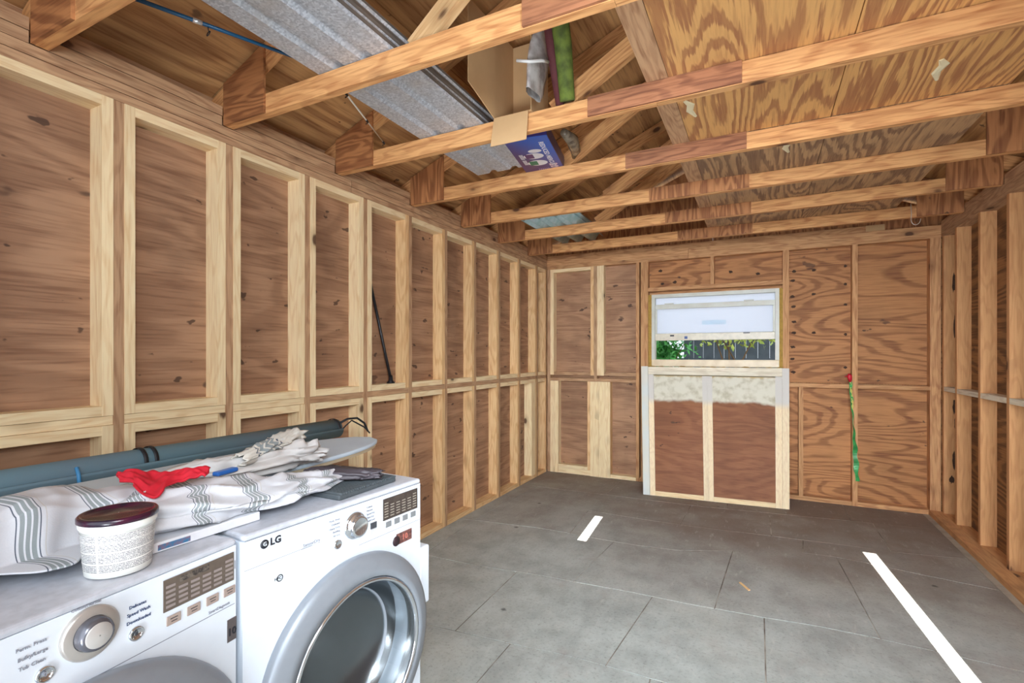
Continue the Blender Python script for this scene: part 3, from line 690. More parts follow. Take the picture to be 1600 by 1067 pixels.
for k, w_ in enumerate(('Perm. Press', 'Delicates', 'Heavy Duty', 'Bedding', 'Air Dry')): ptxt(dr, w_, .297, .902-k*.0115, .0082, greyp, align='RIGHT', name='cycle_text')
for k, w_ in enumerate(('Cotton', 'Normal', 'Speed Dry', 'Time Dry', 'Small Load')): ptxt(dr, w_, .402, .906-k*.0110, .0078, greyp, align='LEFT', name='cycle_text')
pbx(dr, 'panel_seam', .004, .20, .8605-.006, .8615-.006, .0006, seam); pbx(dr, 'panel_seam', .37, .655, .797, .7985, .0006, seam)
for s0, s1, z in ((.004, .653, .9265),): pbx(dr, 'panel_seam', s0, s1, z, z+.0012, .0006, seam)
o = link('side_bracket', pydata('side_bracket', *bxv(MW+.0005, MW+.052, .0, .07, .48, .69)), white, dr); bevel(o, .006)
# washer
ws = machine('washing_machine', 'white front-loading washing machine on the left under the striped towel and tub', 'washer', (1.1965, .121, 0), math.pi/2+.0967, .331, .459, .335)
lathe_obj('cycle_dial', ws, [(.048, 0), (.048, .005), (.044, .009), (.031, .009)], plain('dial_satin', (190, 184, 178), .3, metal=.4), (.349, 0, .875), 48, 'Y')
kb = lathe_obj('cycle_knob', ws, [(.0305, .004), (.030, .018), (.027, .026), (.0225, .028)], plain('knob_dark_rim', (112, 112, 120), .25, metal=.5), (.349, 0, .875), 48, 'Y')
lathe_obj('knob_cap', kb, [(.0225, .028), (.02, .030), (.001, .0305)], plain('knob_face', (206, 202, 198), .3, metal=.3), (0, 0, 0), 40, 'Y')
for s, z in ((.429, .831), (.281, .838)):
    lathe_obj('round_button', ws, [(.014, 0), (.0138, .004), (.0105, .005), (.010, .003), (.001, .003)], chrome, (s, 0, z), 28, 'Y')
ptxt(ws, 'II', .429, .831, .011, black, y=-.0035, name='button_print'); ptxt(ws, '0', .281, .838, .011, greyp, y=-.0035, name='button_print')
ds = pbx(ws, 'display', .482, .650, .845, .913, .0025, plain('display_taupe', (104, 92, 82), .3, nz=.4, nscale=50, c2=(84, 72, 66)), bv=.001)
for c2 in range(6):
    for r in range(5 if c2 in (0, 5) else 4):
        s = .497+c2*.0275+(.002 if c2 == 5 else 0); pbx(ds, 'display_print', s-.010, s+.010, .852+r*.0105, .8575+r*.0105, .0032, plain('display_text2', (150, 138, 134), .5), -.0025)
pbx(ds, 'display_digits', .517, .585, .897, .909, .0032, plain('display_digits', (52, 46, 46), .4, nz=.9, nscale=160, c2=(120, 110, 100)), -.0025)
for s in (.504, .549, .594, .638): pbx(ws, 'option_button', s-.0155, s+.0155, .813, .833, .003, btn, bv=.002); 
for s in (.504, .549, .594, .638):
    pbx(ws, 'button_print', s-.008, s+.008, .8255, .8272, .0034, black, -.003); pbx(ws, 'button_print', s-.006, s+.007, .8195, .821, .0034, black, -.003)
bd = pbx(ws, 'badge', .633, .669-.012, .700, .754, .0012, plain('badge_taupe', (92, 84, 84), .35)); ptxt(bd, '10', .645, .722, .024, black, -.0016, bold=.0006, name='badge_print')
ptxt(ws, 'SmartDiagnosis', .612, .795, .0088, greyp, name='model_text')
for k, (w_, s, z) in enumerate((('Delicates', .432, .887), ('Speed Wash', .434, .8725), ('Downloaded', .434, .857))): ptxt(ws, w_, s, z, .0088, plain('print_blue', (52, 70, 110), .5), name='cycle_text')
for k, (w_, s, z) in enumerate((('Perm. Press', .263, .898), ('Bulky/Large', .265, .881), ('Tub Clean', .264, .865))): ptxt(ws, w_, s, z, .0088, greyp, name='cycle_text')
ptxt(ws, 'Cotton/Normal', .343, .928-.001, .0075, greyp, name='cycle_text')
pbx(ws, 'panel_seam', .004, MW-.004, .7855, .787, .0006, seam)
pbx(ws, 'side_print', .653, .655, .87, .89, .0006, greyp)

# ------------------------------------------------------------------ things on the machines
def striped(name, base=(214, 215, 220)):
    m, nt, b = newmat(name); b.inputs['Roughness'].default_value = .9
    uv = N(nt, 'ShaderNodeUVMap'); s = N(nt, 'ShaderNodeSeparateXYZ'); L(nt, uv.outputs[0], s.inputs[0])
    x = math_(nt, 'FRACT', s.outputs[0])
    cr = N(nt, 'ShaderNodeValToRGB'); cr.color_ramp.interpolation = 'CONSTANT'; L(nt, x, cr.inputs[0])
    w_, g1, dk, tn = lin(base), lin((138, 146, 146)), lin((58, 68, 86)), lin((204, 200, 194))
    stops = [(0, w_), (.30, dk), (.315, w_), (.345, g1), (.40, w_), (.425, g1), (.475, w_), (.50, g1), (.555, w_), (.585, dk), (.60, w_), (.66, tn), (.672, w_)]
    e = cr.color_ramp.elements; e[0].position = 0; e[0].color = w_; e[1].position = .30; e[1].color = dk
    for p, c in stops[2:]:
        q = e.new(p); q.color = c
    n = N(nt, 'ShaderNodeTexNoise'); n.inputs['Scale'].default_value = 350; tc = N(nt, 'ShaderNodeTexCoord'); L(nt, tc.outputs['Object'], n.inputs[0])
    L(nt, mix(nt, math_(nt, 'MULTIPLY', n.outputs[0], .25), cr.outputs[0], lin((170, 172, 182))), b.inputs['Base Color'])
    bp = N(nt, 'ShaderNodeBump'); bp.inputs['Strength'].default_value = .3; bp.inputs['Distance'].default_value = .001; L(nt, n.outputs[0], bp.inputs['Height']); L(nt, bp.outputs[0], b.inputs['Normal'])
    return m
def grid_cloth(name, fn, nu, nv, mat, uvfn=None, thick=.003):
    V = []; F = []; UV = []
    for i in range(nu+1):
        for j in range(nv+1):
            V.append(fn(i/nu, j/nv)); UV.append(uvfn(i/nu, j/nv) if uvfn else (i/nu, j/nv))
    for i in range(nu):
        for j in range(nv): F.append((i*(nv+1)+j, (i+1)*(nv+1)+j, (i+1)*(nv+1)+j+1, i*(nv+1)+j+1))
    me = pydata(name, V, F, True); ul = me.uv_layers.new(name='UVMap')
    for lp in me.loops: ul.data[lp.index].uv = UV[lp.vertex_index]
    o = link(name, me, mat); sd = o.modifiers.new('s', 'SOLIDIFY'); sd.thickness = thick; sd.offset = 1; return o
def nz3(x, y, z=0): return noise.noise(Vector((x, y, z)))
TOP = MH+.0015
# white foam board under the cloths
fbm = plain('white_foam_board', (232, 232, 236), .5)
fbo = link('foam_board', pydata('foam_board', *bxv(.02, .30, .155, .42, 0, .022)), fbm, None, (.765, .47, TOP), -.02); bevel(fbo, .002)
tag(fbo, 'flat white foam board lying across both machines under the towel', 'board')
stm = link('board_sticker', pydata('board_sticker', *bxv(.3003, .3009, .17, .24, .004, .016)), plain('sticker_blue', (60, 120, 160), .4, nz=.6, nscale=120, c2=(170, 90, 70)), fbo)
# ironing board
ZI = MH+.048
ib = thing('ironing_board', 'pale blue-grey ironing board lying flat behind the towels, rounded tip to the right', 'ironing board', (.665, .6, ZI), 0)
outl = []
for k in range(25):
    a = k/24; y = 1.04-.55*(1-a)**1.0
L0, L1 = -.75, 1.15
def hw(y):
    t = (y-.45)/(L1-.45)
    return .20 if t <= 0 else .20*(1-t**2.6)**.5 if t < 1 else 0.0
ysamp = [L0+(L1-L0)*k/60 for k in range(61)]
ring = [(hw(y), y) for y in ysamp]+[(-hw(y), y) for y in reversed(ysamp[:-1])]
def slab_ring(ring, z0, z1, sc=1):
    n = len(ring); v = [(x*sc, y, z0) for x, y in ring]+[(x*sc, y, z1) for x, y in ring]
    return v, [tuple(range(n))[::-1], tuple(range(n, 2*n))]+[(i, (i+1) % n, (i+1) % n+n, i+n) for i in range(n)]
ibt = link('board_top', pydata('board_top', *slab_ring(ring, .002, .018)), plain('iron_cover', (190, 204, 214), .6, nz=.5, nscale=5, c2=(176, 182, 196)), ib); bevel(ibt, .006, 2)
link('metal_base', pydata('metal_base', *slab_ring([(x*.97, y-.008) for x, y in ring], -.010, .002)), plain('base_metal', (206, 190, 160), .35, metal=.4), ib)
for sx in (-.1, .1): tube_obj('folded_leg', ib, [(sx, -.6, -.021), (sx*.9, .0, -.021), (sx*.8, .62, -.021)], .009, plain('leg_metal', (180, 184, 190), .3, metal=.7), 8)
for yy in (-.3, .5): tube_obj('leg_foot', ib, [(-.12, yy, -.0355), (.10, yy, -.0355)], .0105, plain('leg_rubber', (60, 60, 66), .7), 8)
tube_obj('leg_crossbar', ib, [(-.08, .62, -.021), (.08, .62, -.021)], .009, plain('leg_metal', (180, 184, 190), .3, metal=.7), 8)
# rolled mat
mt = thing('rolled_mat', 'long teal-grey foam mat, rolled and strapped, lying behind the ironing board', 'mat', (.25, .5, 0))
matm = plain('teal_foam', (104, 134, 146), .75, nz=.5, nscale=3, c2=(108, 120, 134))
MR = .048; MZ = 1.000; my0, my1 = -1.05, 1.44
spts = []
for y in (my0, my1): pass
V = []; F = []; turns = 3.1; n = 96
for y in (my0, my1):
    for k in range(n+1):
        a = k/n*turns*2*math.pi; r = MR*(.30+.70*k/n); V.append((r*math.cos(a-.6), y, r*math.sin(a-.6)))
for k in range(n): F.append((k, k+1, n+1+k+1, n+1+k))
o = link('mat_roll', pydata('mat_roll', V, F, True), matm, mt, (0, 0, MZ)); sd = o.modifiers.new('s', 'SOLIDIFY'); sd.thickness = .006
strap = plain('black_strap', (26, 28, 34), .6)
for y in (.50, .535, 1.415, -.5):
    o = lathe_obj('strap', mt, [(MR+.0015, -.007), (MR+.0035, -.007), (MR+.0035, .007), (MR+.0015, .007)], strap, (0, y, MZ), 32, 'Y')
lp = [(0+.02*math.sin(t*1.3), 1.50+.13*math.sin(t*math.pi)**.7*1.0, MZ-.055+.115*t) for t in [k/14 for k in range(15)]]
tube_obj('strap_loop', mt, [(.035, 1.435, MZ+.030), (.04, 1.48, MZ+.045), (.05, 1.54, MZ+.043), (.06, 1.585, MZ+.01), (.07, 1.60, MZ-.035)], .006, strap, 6)
tube_obj('strap_loop', mt, [(.03, 1.43, MZ-.025), (.045, 1.46, MZ+.01), (.05, 1.50, MZ+.035), (.075, 1.57, MZ-.01), (.085, 1.60, MZ-.045)], .004, strap, 6)
tube_obj('mat_support', mt, [(0, -.7, MZ-MR-.012), (0, 1.2, MZ-MR-.012)], .010, plain('leg_metal', (180, 184, 190), .3, metal=.7), 8)
bx_ = link('support_box', pydata('support_box', *bxv(-.05, .05, -.6, 1.1, 0.0, MZ-MR-.022)), plain('cardboard_plain', (176, 140, 100), .8, nz=.3), None, (.25, .5, 0)); tag(bx_, 'plain brown carton wedged behind the machines under the rolled mat', 'carton')
tag_b = plain('blue_tag', (70, 140, 190), .5); tube_obj('blue_tag', mt, [(.040, .30, MZ+.024), (.054, .30, MZ), (.060, .30, MZ-.04)], .006, tag_b, 6)

# striped towel over the left machine
stripes = striped('striped_towel')
def f1(u, v):
    y = .12+u*.60
    prof = [(.68, .085), (.75, .115), (.83, .130), (.90, .130), (.935, .112), (.945, .062), (.952, .018), (.98, .009), (1.015, .007)]
    t = v*(len(prof)-1); i = min(int(t), len(prof)-2); q = t-i
    x = prof[i][0]*(1-q)+prof[i+1][0]*q; z = prof[i][1]*(1-q)+prof[i+1][1]*q
    top = 1-min(1, max(0, (v-.55)*4)); low = max(0, (v-.8)/.2)
    fold = nz3(y*9+.7*v, v*1.5, 1)*.034+nz3(y*22+v, v*3, 4)*.016
    x += fold*(.25+.75*v)-.30*low*max(0, u-.68)+.03*low*math.sin(y*30)
    z += fold*.6*(1-low)+.012*top*math.sin(y*26+v*3)-.05*max(0, u-.80)*(1-low)*4*.3
    return (x, y+.02*nz3(v*4, y*3, 9), max(TOP+z, TOP+.029 if x < 1.07 else TOP+.005) if .785 < x else TOP+max(z, .07))
o = grid_cloth('striped_towel', f1, 90, 60, stripes, lambda u, v: ((.12+u*.60-.462)/.125+.45+.04*math.sin(v*6)+4, v))
tag(o, 'white towel with grey stripes draped over the washing machine at far left', 'towel', 'striped towels')
# striped towel bunched into a long roll toward the dryer
def bundle(name, path, radf, mat, nu, nv, uvs, seed, label, cat, group=None, flat=.6, amp=.22, zmin=None):
    P = [Vector(p) for p in path]
    def at(t):
        t = t*(len(P)-1); i = min(int(t), len(P)-2); q = t-i; q2 = q
        return P[i].lerp(P[i+1], q2)
    def fn(u, v):
        p = at(u); a = v*2*math.pi; r = radf(u)
        k = 1+amp*(1-2*abs(math.sin(3.5*a+2.2*nz3(u*3.5, seed)*2+seed)))+amp*.8*nz3(math.cos(a)*2.2+seed, math.sin(a)*2.2, u*4)+amp*.5*nz3(math.cos(a)*5, math.sin(a)*5+seed, u*16)
        d = (at(min(u+.02, 1))-at(max(u-.02, 0))); d.z = 0; d.normalize(); s = Vector((d.y, -d.x, 0))
        q = p+s*math.cos(a)*r*k*1.25+Vector((0, 0, 1))*(math.sin(a)*r*k*flat)
        q += d*.02*nz3(math.cos(a)*3, math.sin(a)*3, u*5+seed)
        if zmin is not None: q.z = max(q.z, zmin+.001+.002*abs(math.cos(a)))
        return tuple(q)
    o = grid_cloth(name, fn, nu, nv, mat, lambda u, v: (u*uvs+.02*math.sin(v*20)+.13, v), .002)
    tag(o, label, cat, group); return o
ZT = TOP+.024
bundle('striped_towel', [(.95, .61, TOP+.075), (.985, .70, TOP+.066), (.995, .83, TOP+.062), (1.015, .97, TOP+.048), (1.01, 1.10, TOP+.038), (.985, 1.23, TOP+.034)],
       lambda u: .074*min(1, .55+u*4)*(1-.5*max(0, u-.5)/.5)*(1 if u < .96 else 1-(u-.96)*12), stripes, 130, 72, 5.0, 2.0, 'white towel with grey stripes bunched into a long roll on the dryer', 'towel', 'striped towels', .66, .15, TOP+.024)
linen = plain('linen_cloth', (206, 200, 196), .9, nz=.5, nscale=7, c2=(176, 178, 180), bump=.3)
bundle('linen_cloth', [(.80, .74, ZI+.052), (.84, .90, ZI+.05), (.855, 1.05, ZI+.055), (.845, 1.20, ZI+.055), (.82, 1.29, ZI+.05)], lambda u: .052*min(1, .3+u*3)*(1 if u < .9 else 1-(u-.9)*7), linen, 80, 56, 1.5, 6.0,
       'crumpled beige linen cloth heaped behind the striped roll', 'cloth', None, .7, .28, ZI+.021)
strm = striped('striped_napkin', (214, 208, 196))
bundle('striped_napkin', [(.90, .94, ZI+.085), (.87, 1.04, ZI+.10), (.83, 1.14, ZI+.105), (.79, 1.24, ZI+.11)], lambda u: .018+.008*u, strm, 40, 24, .9, 3.0, 'narrow folded napkin with blue stripes on the linen cloth', 'napkin', None, .9, .3)
red = plain('red_cloth', (200, 20, 42), .8, nz=.5, nscale=40, c2=(160, 10, 30), bump=.4)
def f3(u, v):
    # broad along the back edge, drawn to a point at the front
    bx, by, bz = .85+.16*u, .655+.135*u, 1.098+.004*math.sin(u*9)
    w = math.exp(-((u-.38)/.20)**2)
    fx, fy, fz = .895+.15*u+.070*w, .64+.115*u-.035*w, 1.088-.022*w
    x, y, z = bx+(fx-bx)*v, by+(fy-by)*v, bz+(fz-bz)*v
    return (x, y, z+nz3(u*9, v*5, 2)*.010+.008*math.sin(v*3.1)*(.6+nz3(u*4, 0, 0)))
o = grid_cloth('red_cloth', f3, 50, 24, red, None, .006); tag(o, 'bright red folded cloth lying on the striped towel', 'cloth')
tag(bevel(link('blue_clip', pydata('blue_clip', *bxv(-.012, .012, -.035, .035, 0, .012)), plain('blue_plastic', (44, 104, 184), .35), None, (.925, .885, TOP+.108), .2), .004), 'small blue plastic clip among the towels', 'clip')
# tub
tb_ = thing('plastic_tub', 'round white plastic tub with a dark purple lid and printed label', 'tub', (1.082, .552, TOP), 0)
tubm = plain('white_plastic', (238, 238, 232), .4)
lathe_obj('tub_body', tb_, [(.001, .003), (.052, .003), (.054, 0), (.056, .002), (.0575, .02), (.0625, .092), (.066, .097), (.0665, .112), (.064, .112), (.058, .02), (.001, .012)], tubm, (0, 0, 0), 48)
lathe_obj('lid', tb_, [(.001, .116), (.058, .116), (.060, .119), (.066, .119), (.0685, .116), (.0685, .108), (.0672, .107)], plain('purple_lid', (36, 26, 42), .22, nz=.6, nscale=26, c2=(88, 26, 50)), (0, 0, 0), 48)
def label_mat():
    m, nt, b = newmat('printed_label'); b.inputs['Roughness'].default_value = .5
    uv = N(nt, 'ShaderNodeUVMap'); sc = N(nt, 'ShaderNodeVectorMath', operation='MULTIPLY'); L(nt, uv.outputs[0], sc.inputs[0]); sc.inputs[1].default_value = (110, 34, 1)
    n = N(nt, 'ShaderNodeTexNoise'); n.inputs['Scale'].default_value = 1; n.inputs['Detail'].default_value = 1; L(nt, sc.outputs[0], n.inputs[0])
    s = N(nt, 'ShaderNodeSeparateXYZ'); L(nt, uv.outputs[0], s.inputs[0])
    row = math_(nt, 'SINE', math_(nt, 'MULTIPLY', s.outputs[1], 150.0))
    ink = math_(nt, 'MULTIPLY', sstep(nt, row, -.3, .3), sstep(nt, n.outputs[0], .38, .5))
    para = math_(nt, 'SINE', math_(nt, 'MULTIPLY', s.outputs[1], 22.0)); ink = math_(nt, 'MULTIPLY', ink, sstep(nt, para, -.96, -.9))
    c0 = math_(nt, 'ABSOLUTE', math_(nt, 'SUBTRACT', s.outputs[0], .36)); ink = math_(nt, 'MULTIPLY', ink, sstep(nt, c0, .010, .014))
    L(nt, mix(nt, ink, lin((228, 226, 222)), lin((70, 70, 86))), b.inputs['Base Color']); return m
V = []; F = []; UV = []
for j, (z, r) in enumerate(((.014, .0576), (.088, .0628))):
    for k in range(41):
        a = math.radians(-120+k/40*170); V.append((r*math.cos(a), r*math.sin(a), z)); UV.append((k/40, j))
for k in range(40): F.append((k, k+1, 42+k, 41+k))
me = pydata('label', V, F, True); ul = me.uv_layers.new(name='UVMap')
for lp_ in me.loops: ul.data[lp_.index].uv = UV[lp_.vertex_index]
link('label', me, label_mat(), tb_)
# black pouch and ribbed pad on the dryer
blk = plain('black_nylon', (46, 42, 48), .55, nz=.6, nscale=12, c2=(84, 76, 82), bump=.5)
bundle('black_pouch', [(.925, 1.16, TOP+.048), (1.0, 1.215, TOP+.046), (1.07, 1.265, TOP+.042), (1.125, 1.30, TOP+.040)], lambda u: .042*(1-.45*u)*min(1, .5+u*3), blk, 40, 40, 1, 8.0, 'folded black nylon pouch on the right end of the dryer top', 'pouch', None, .55, .15, TOP+.026)
pad = thing('ribbed_pad', 'dark grey ribbed rubber pad under the black pouch', 'pad', (1.055, 1.235, TOP), .0)
padm = plain('dark_rubber', (78, 84, 88), .6, nz=.4, nscale=50)
bevel(link('pad_base', pydata('pad_base', *bxv(-.10, .08, -.13, .13, 0, .016)), padm, pad), .004)
for k in range(26): link('rib', pydata('rib', *bxv(-.098, .083, -.124+k*.0098, -.1195+k*.0098, .016, .022)), padm, pad)

# ------------------------------------------------------------------ things on and against the walls
cn = thing('walking_cane', 'thin black cane with flared rubber foot, leaning in a left wall bay', 'cane', (-.0, 2.72, 1.19))
cm = plain('black_cane', (26, 26, 30), .35)
tube_obj('shaft', cn, [(-.065, -.235, .86), (-.035, -.06, .18), (-.028, -.02, .03)], [.009, .010, .011], cm, 12)
lathe_obj('rubber_foot', cn, [(.001, 0.001), (.028, 0.001), (.028, .008), (.016, .022), (.013, .055), (.001, .06)], cm, (-.028, -.02, 0), 20)
sr = thing('hanging_streamer', 'thin twisted green foil streamer with red top, hanging on the back wall stud', 'streamer', (3.035, D-.01, 1.2))
def ribbon(pts, w, tw):
    V = []; F = []
    for k, p in enumerate(pts):
        a = k*tw; d = Vector((math.cos(a), math.sin(a)*.5, 0)); p = Vector(p); V += [p-d*w(k/len(pts)), p+d*w(k/len(pts))]
    for k in range(len(pts)-1): F.append((2*k, 2*k+1, 2*k+3, 2*k+2))
    return V, F
pts = [(-.030+.055*k/40+.004*math.sin(k), -.012+.003*math.cos(k*1.3), -.04-.92*k/40) for k in range(41)]
gm = plain('green_foil', (66, 168, 92), .3, nz=.7, nscale=22, c2=(30, 110, 50))
o = link('green_foil', pydata('green_foil', *ribbon(pts, lambda t: .009+.010*min(1, t*1.6)*(1 if t < .9 else .6)+.003*math.sin(t*40), .09)), gm, sr); sd = o.modifiers.new('s', 'SOLIDIFY'); sd.thickness = .004
pts2 = [(-.028+.02*k/16, -.016, -.05-.26*k/16) for k in range(17)]
o = link('yellow_foil', pydata('yellow_foil', *ribbon(pts2, lambda t: .009, 1.1)), plain('yellow_foil', (214, 206, 110), .35), sr); sd = o.modifiers.new('s', 'SOLIDIFY'); sd.thickness = .003
tube_obj('red_top', sr, [(-.038, -.015, .015), (-.034, -.018, -.005), (-.030, -.016, -.035), (-.028, -.014, -.06)], [.010, .020, .017, .008], plain('red_foil', (206, 30, 52), .4), 8)
tube_obj('red_leaf', sr, [(-.07, -.012, -.012), (-.05, -.014, -.008), (-.032, -.014, -.02)], [.003, .008, .004], plain('red_foil', (206, 30, 52), .4), 6)
# wire hook on last truss
pts = [(3.335, TY[6]-.028, 2.585), (3.337, TY[6]-.036, 2.50)]+[(3.365+.030*math.cos(math.radians(a)), TY[6]-.036, 2.455+.045*math.sin(math.radians(a))) for a in range(180, 380, 20)]
tag(tube_obj('wire_hook', None, pts, .0028, plain('pale_wire', (226, 214, 196), .3, metal=.3), 6), 'pale wire loop hanging from the last truss near the right wall', 'hook')

# ------------------------------------------------------------------ galvanized sheets on the chords
def galv():
    m, nt, b = newmat('galvanized_steel'); b.inputs['Metallic'].default_value = .25; b.inputs['Roughness'].default_value = .45
    tc = N(nt, 'ShaderNodeTexCoord'); v = N(nt, 'ShaderNodeTexVoronoi'); v.inputs['Scale'].default_value = 130; L(nt, tc.outputs['Object'], v.inputs[0])
    n = N(nt, 'ShaderNodeTexNoise'); n.inputs['Scale'].default_value = 5; n.inputs['Detail'].default_value = 5; L(nt, tc.outputs['Object'], n.inputs[0])
    s = N(nt, 'ShaderNodeSeparateColor'); L(nt, v.outputs['Color'], s.inputs[0])
    c = mix(nt, s.outputs[0], lin((164, 170, 180)), lin((206, 212, 220))); c = mix(nt, math_(nt, 'MULTIPLY', sstep(nt, n.outputs[0], .45, .75), .5), c, lin((176, 166, 154)))
    L(nt, c, b.inputs['Base Color']); return m
gv = galv(); gve = plain('sheet_edge', (120, 116, 112), .5, metal=.6)
# trapezoid profile: flat pans between shallow ribs
prof = [(0, .016), (.02, 0), (.105, 0), (.122, .016), (.15, .016), (.167, 0), (.255, 0), (.272, .016), (.30, .016), (.317, 0), (.402, 0), (.410, .0105)]
zz = HC+.092
ypos = ['lowest of the stack, its ribbed underside in view'] + ['second', 'third', 'fourth', 'fifth', 'sixth', 'topmost']
for k in range(7):
    ya, yb2 = -.55+.02*(k % 3), 2.70+(.10, .02, .05, -.02, .03, 0, .01)[k]
    V = []; F = []; ox = .0015*k+.003*(k % 2)
    for y in (ya, yb2):
        for x, z in prof: V.append((x+ox, y, z))
    n = len(prof)
    for i in range(n-1): F.append((i, i+1, n+i+1, n+i))
    me = pydata('metal_sheet', V, F); o = link('metal_sheet', me, gv if k in (0, 2, 5) else gve, None, (.598, 0, zz+.0125*k)); sd = o.modifiers.new('s', 'SOLIDIFY'); sd.thickness = .0014; sd.offset = 1
    tag(o, 'ribbed galvanized sheet on the truss chords, '+(ypos[k] if k in (0, 6) else ypos[k]+' from the bottom of the stack'), 'metal sheet', 'galvanized sheets stacked on the chords')
# clear corrugated sheets farther back
ccm = plain('clear_corrugated', (176, 206, 206), .25, nz=.6, nscale=14, c2=(214, 226, 232), metal=.15)
for k in range(2):
    V = []; F = []; n = 60
    for y in ((3.95, 5.0), (4.0, 4.75))[k]:
        for i in range(n+1):
            x = .52*i/n; V.append((x, y, .042*math.sin(x/.152*2*math.pi+.4)+.042))
    for i in range(n): F.append((i, i+1, n+1+i+1, n+1+i))
    o = link('corrugated_sheet', pydata('corrugated_sheet', V, F, True), ccm, None, (.30+.03*k, 0, HC+.094+.02*k)); sd = o.modifiers.new('s', 'SOLIDIFY'); sd.thickness = .002
    tag(o, ('lower', 'upper')[k]+' pale green corrugated sheet lying on the last trusses at left', 'corrugated sheet', 'corrugated plastic sheets')

# ------------------------------------------------------------------ cardboard box with open flaps standing on the third chord
cb = plain('cardboard', (206, 168, 122), .85, nz=.3, nscale=8, c2=(186, 148, 104))
box = thing('cardboard_box', 'open brown cardboard box standing on the trusses, lower flap hanging over the chord', 'box', (1.17, 2.2, HC+.09))
O = Vector((1.17, 2.2, HC+.09))
def q4(name, parent, pts, t=.004):
    V = [Vector(p)-O for p in pts]; nrm = (V[1]-V[0]).cross(V[3]-V[0]).normalized()*t
    vv = V+[p+nrm for p in V]; ff = [(0, 1, 2, 3), (7, 6, 5, 4), (0, 4, 5, 1), (1, 5, 6, 2), (2, 6, 7, 3), (3, 7, 4, 0)]
    return link(name, pydata(name, vv, ff), cb, parent)
X0, X1, YB0, YB1, Z0, Z1 = 1.085, 1.285, 2.17, 2.38, HC+.094, HC+.56
q4('side_wall', box, [(X0, YB0, Z0), (X0, YB1, Z0), (X0, YB1, Z1), (X0, YB0, Z1)])
q4('side_wall', box, [(X1, YB0, Z0), (X1, YB1, Z0), (X1, YB1, Z1), (X1, YB0, Z1)])
q4('back_wall', box, [(X0, YB1, Z0), (X1, YB1, Z0), (X1, YB1, Z1), (X0, YB1, Z1)])
q4('bottom_panel', box, [(X0, YB0, Z0), (X1, YB0, Z0), (X1, YB1, Z0), (X0, YB1, Z0)])
q4('side_flap', box, [(X0-.012, YB0-.23, Z0+.08), (X0, YB0, Z0), (X0, YB0, Z1), (X0-.012, YB0-.23, Z1)])
q4('front_flap', box, [(X0-.01, YB0-.016, HC-.05), (X1-.014, YB0-.016, HC-.05), (X1-.01, YB0-.002, Z0), (X0+.002, YB0-.002, Z0)])
# plastic bag and green roll beside the box
bag = thing('plastic_bag', 'clear and white plastic bag hanging beside the cardboard box', 'bag', (1.35, 2.06, HC+.1))
def bagfn(u, v, s=1):
    a = v*2*math.pi; r = .028+.012*math.sin(u*5); k = 1+.25*nz3(math.cos(a)*3, math.sin(a)*3, u*6)
    return (math.cos(a)*r*k*.7, math.sin(a)*r*k*2.4+.18*u, .0+u*.55+.004*math.sin(a*3))
V = []; F = []; nu, nv = 30, 24
for i in range(nu+1):
    for j in range(nv): V.append(bagfn(i/nu, j/nv))
for i in range(nu):
    for j in range(nv): F.append((i*nv+j, i*nv+(j+1) % nv, (i+1)*nv+(j+1) % nv, (i+1)*nv+j))
link('bag_body', pydata('bag_body', V, F, True), plain('cloudy_plastic', (214, 212, 210), .2, nz=.8, nscale=16, c2=(140, 128, 124)), bag)
tube_obj('bag_tie', bag, [(-.04, -.09, .12), (.02, -.09, .10), (.06, -.04, .12), (.06, .03, .15)], .007, plain('white_band', (238, 238, 236), .4), 8)
gt = thing('green_roll', 'mottled green fabric roll leaning beside the plastic bag above the chords', 'roll', (1.47, 2.08, HC+.1))
tube_obj('roll_body', gt, [(0.0, .10, .0), (.005, .03, .22), (-.01, -.05, .5)], [.035, .04, .042], plain('green_fabric', (110, 128, 52), .8, nz=.9, nscale=18, c2=(64, 76, 30), bump=.5), 16)
tube_obj('roll_liner', gt, [(-.045, .12, .0), (-.05, .04, .2), (-.06, -.03, .4)], [.02, .025, .02], plain('burgundy_fabric', (96, 44, 48), .8, nz=.5), 12)
# blue and purple carton lying across the chords
ct = thing('printed_carton', 'glossy blue and purple printed carton lying between third and fourth trusses', 'carton', (1.09, 2.66, HC+.092), .17)
link('carton_body', pydata('carton_body', *bxv(-.125, .125, -.24, .33, 0, .07)), plain('carton_purple', (62, 52, 110), .3), ct)
def car_mat():
    m, nt, b = newmat('carton_print'); b.inputs['Roughness'].default_value = .3
    tc = N(nt, 'ShaderNodeTexCoord'); s = N(nt, 'ShaderNodeSeparateXYZ'); L(nt, tc.outputs['Object'], s.inputs[0])
    g = math_(nt, 'ADD', math_(nt, 'MULTIPLY', s.outputs[0], 2.6), math_(nt, 'MULTIPLY', s.outputs[1], -1.6))
    L(nt, mix(nt, sstep(nt, g, -.4, .45), lin((72, 44, 104)), lin((24, 96, 196))), b.inputs['Base Color']); return m
face = link('printed_face', pydata('printed_face', *bxv(-.124, .124, -.239, .329, -.0016, -.0002)), car_mat(), ct)
cw = plain('carton_white', (236, 236, 240), .4)
DN = Matrix.Rotation(math.pi, 4, 'X')
def under(body, x, y, size, mat, rot=0, bold=0, name='carton_lettering'):
    return text(name, face, body, size, Matrix.Translation((x, y, -.0024)) @ DN @ Matrix.Rotation(rot, 4, 'Z'), mat, ext=.0003, bold=bold)
under('REDUCED MERCURY', .072, .02, .040, cw, math.pi/2*-1, .0006)
under('20 CT', .072, .240, .070, plain('carton_pink', (236, 206, 216), .4), -math.pi/2, .001)
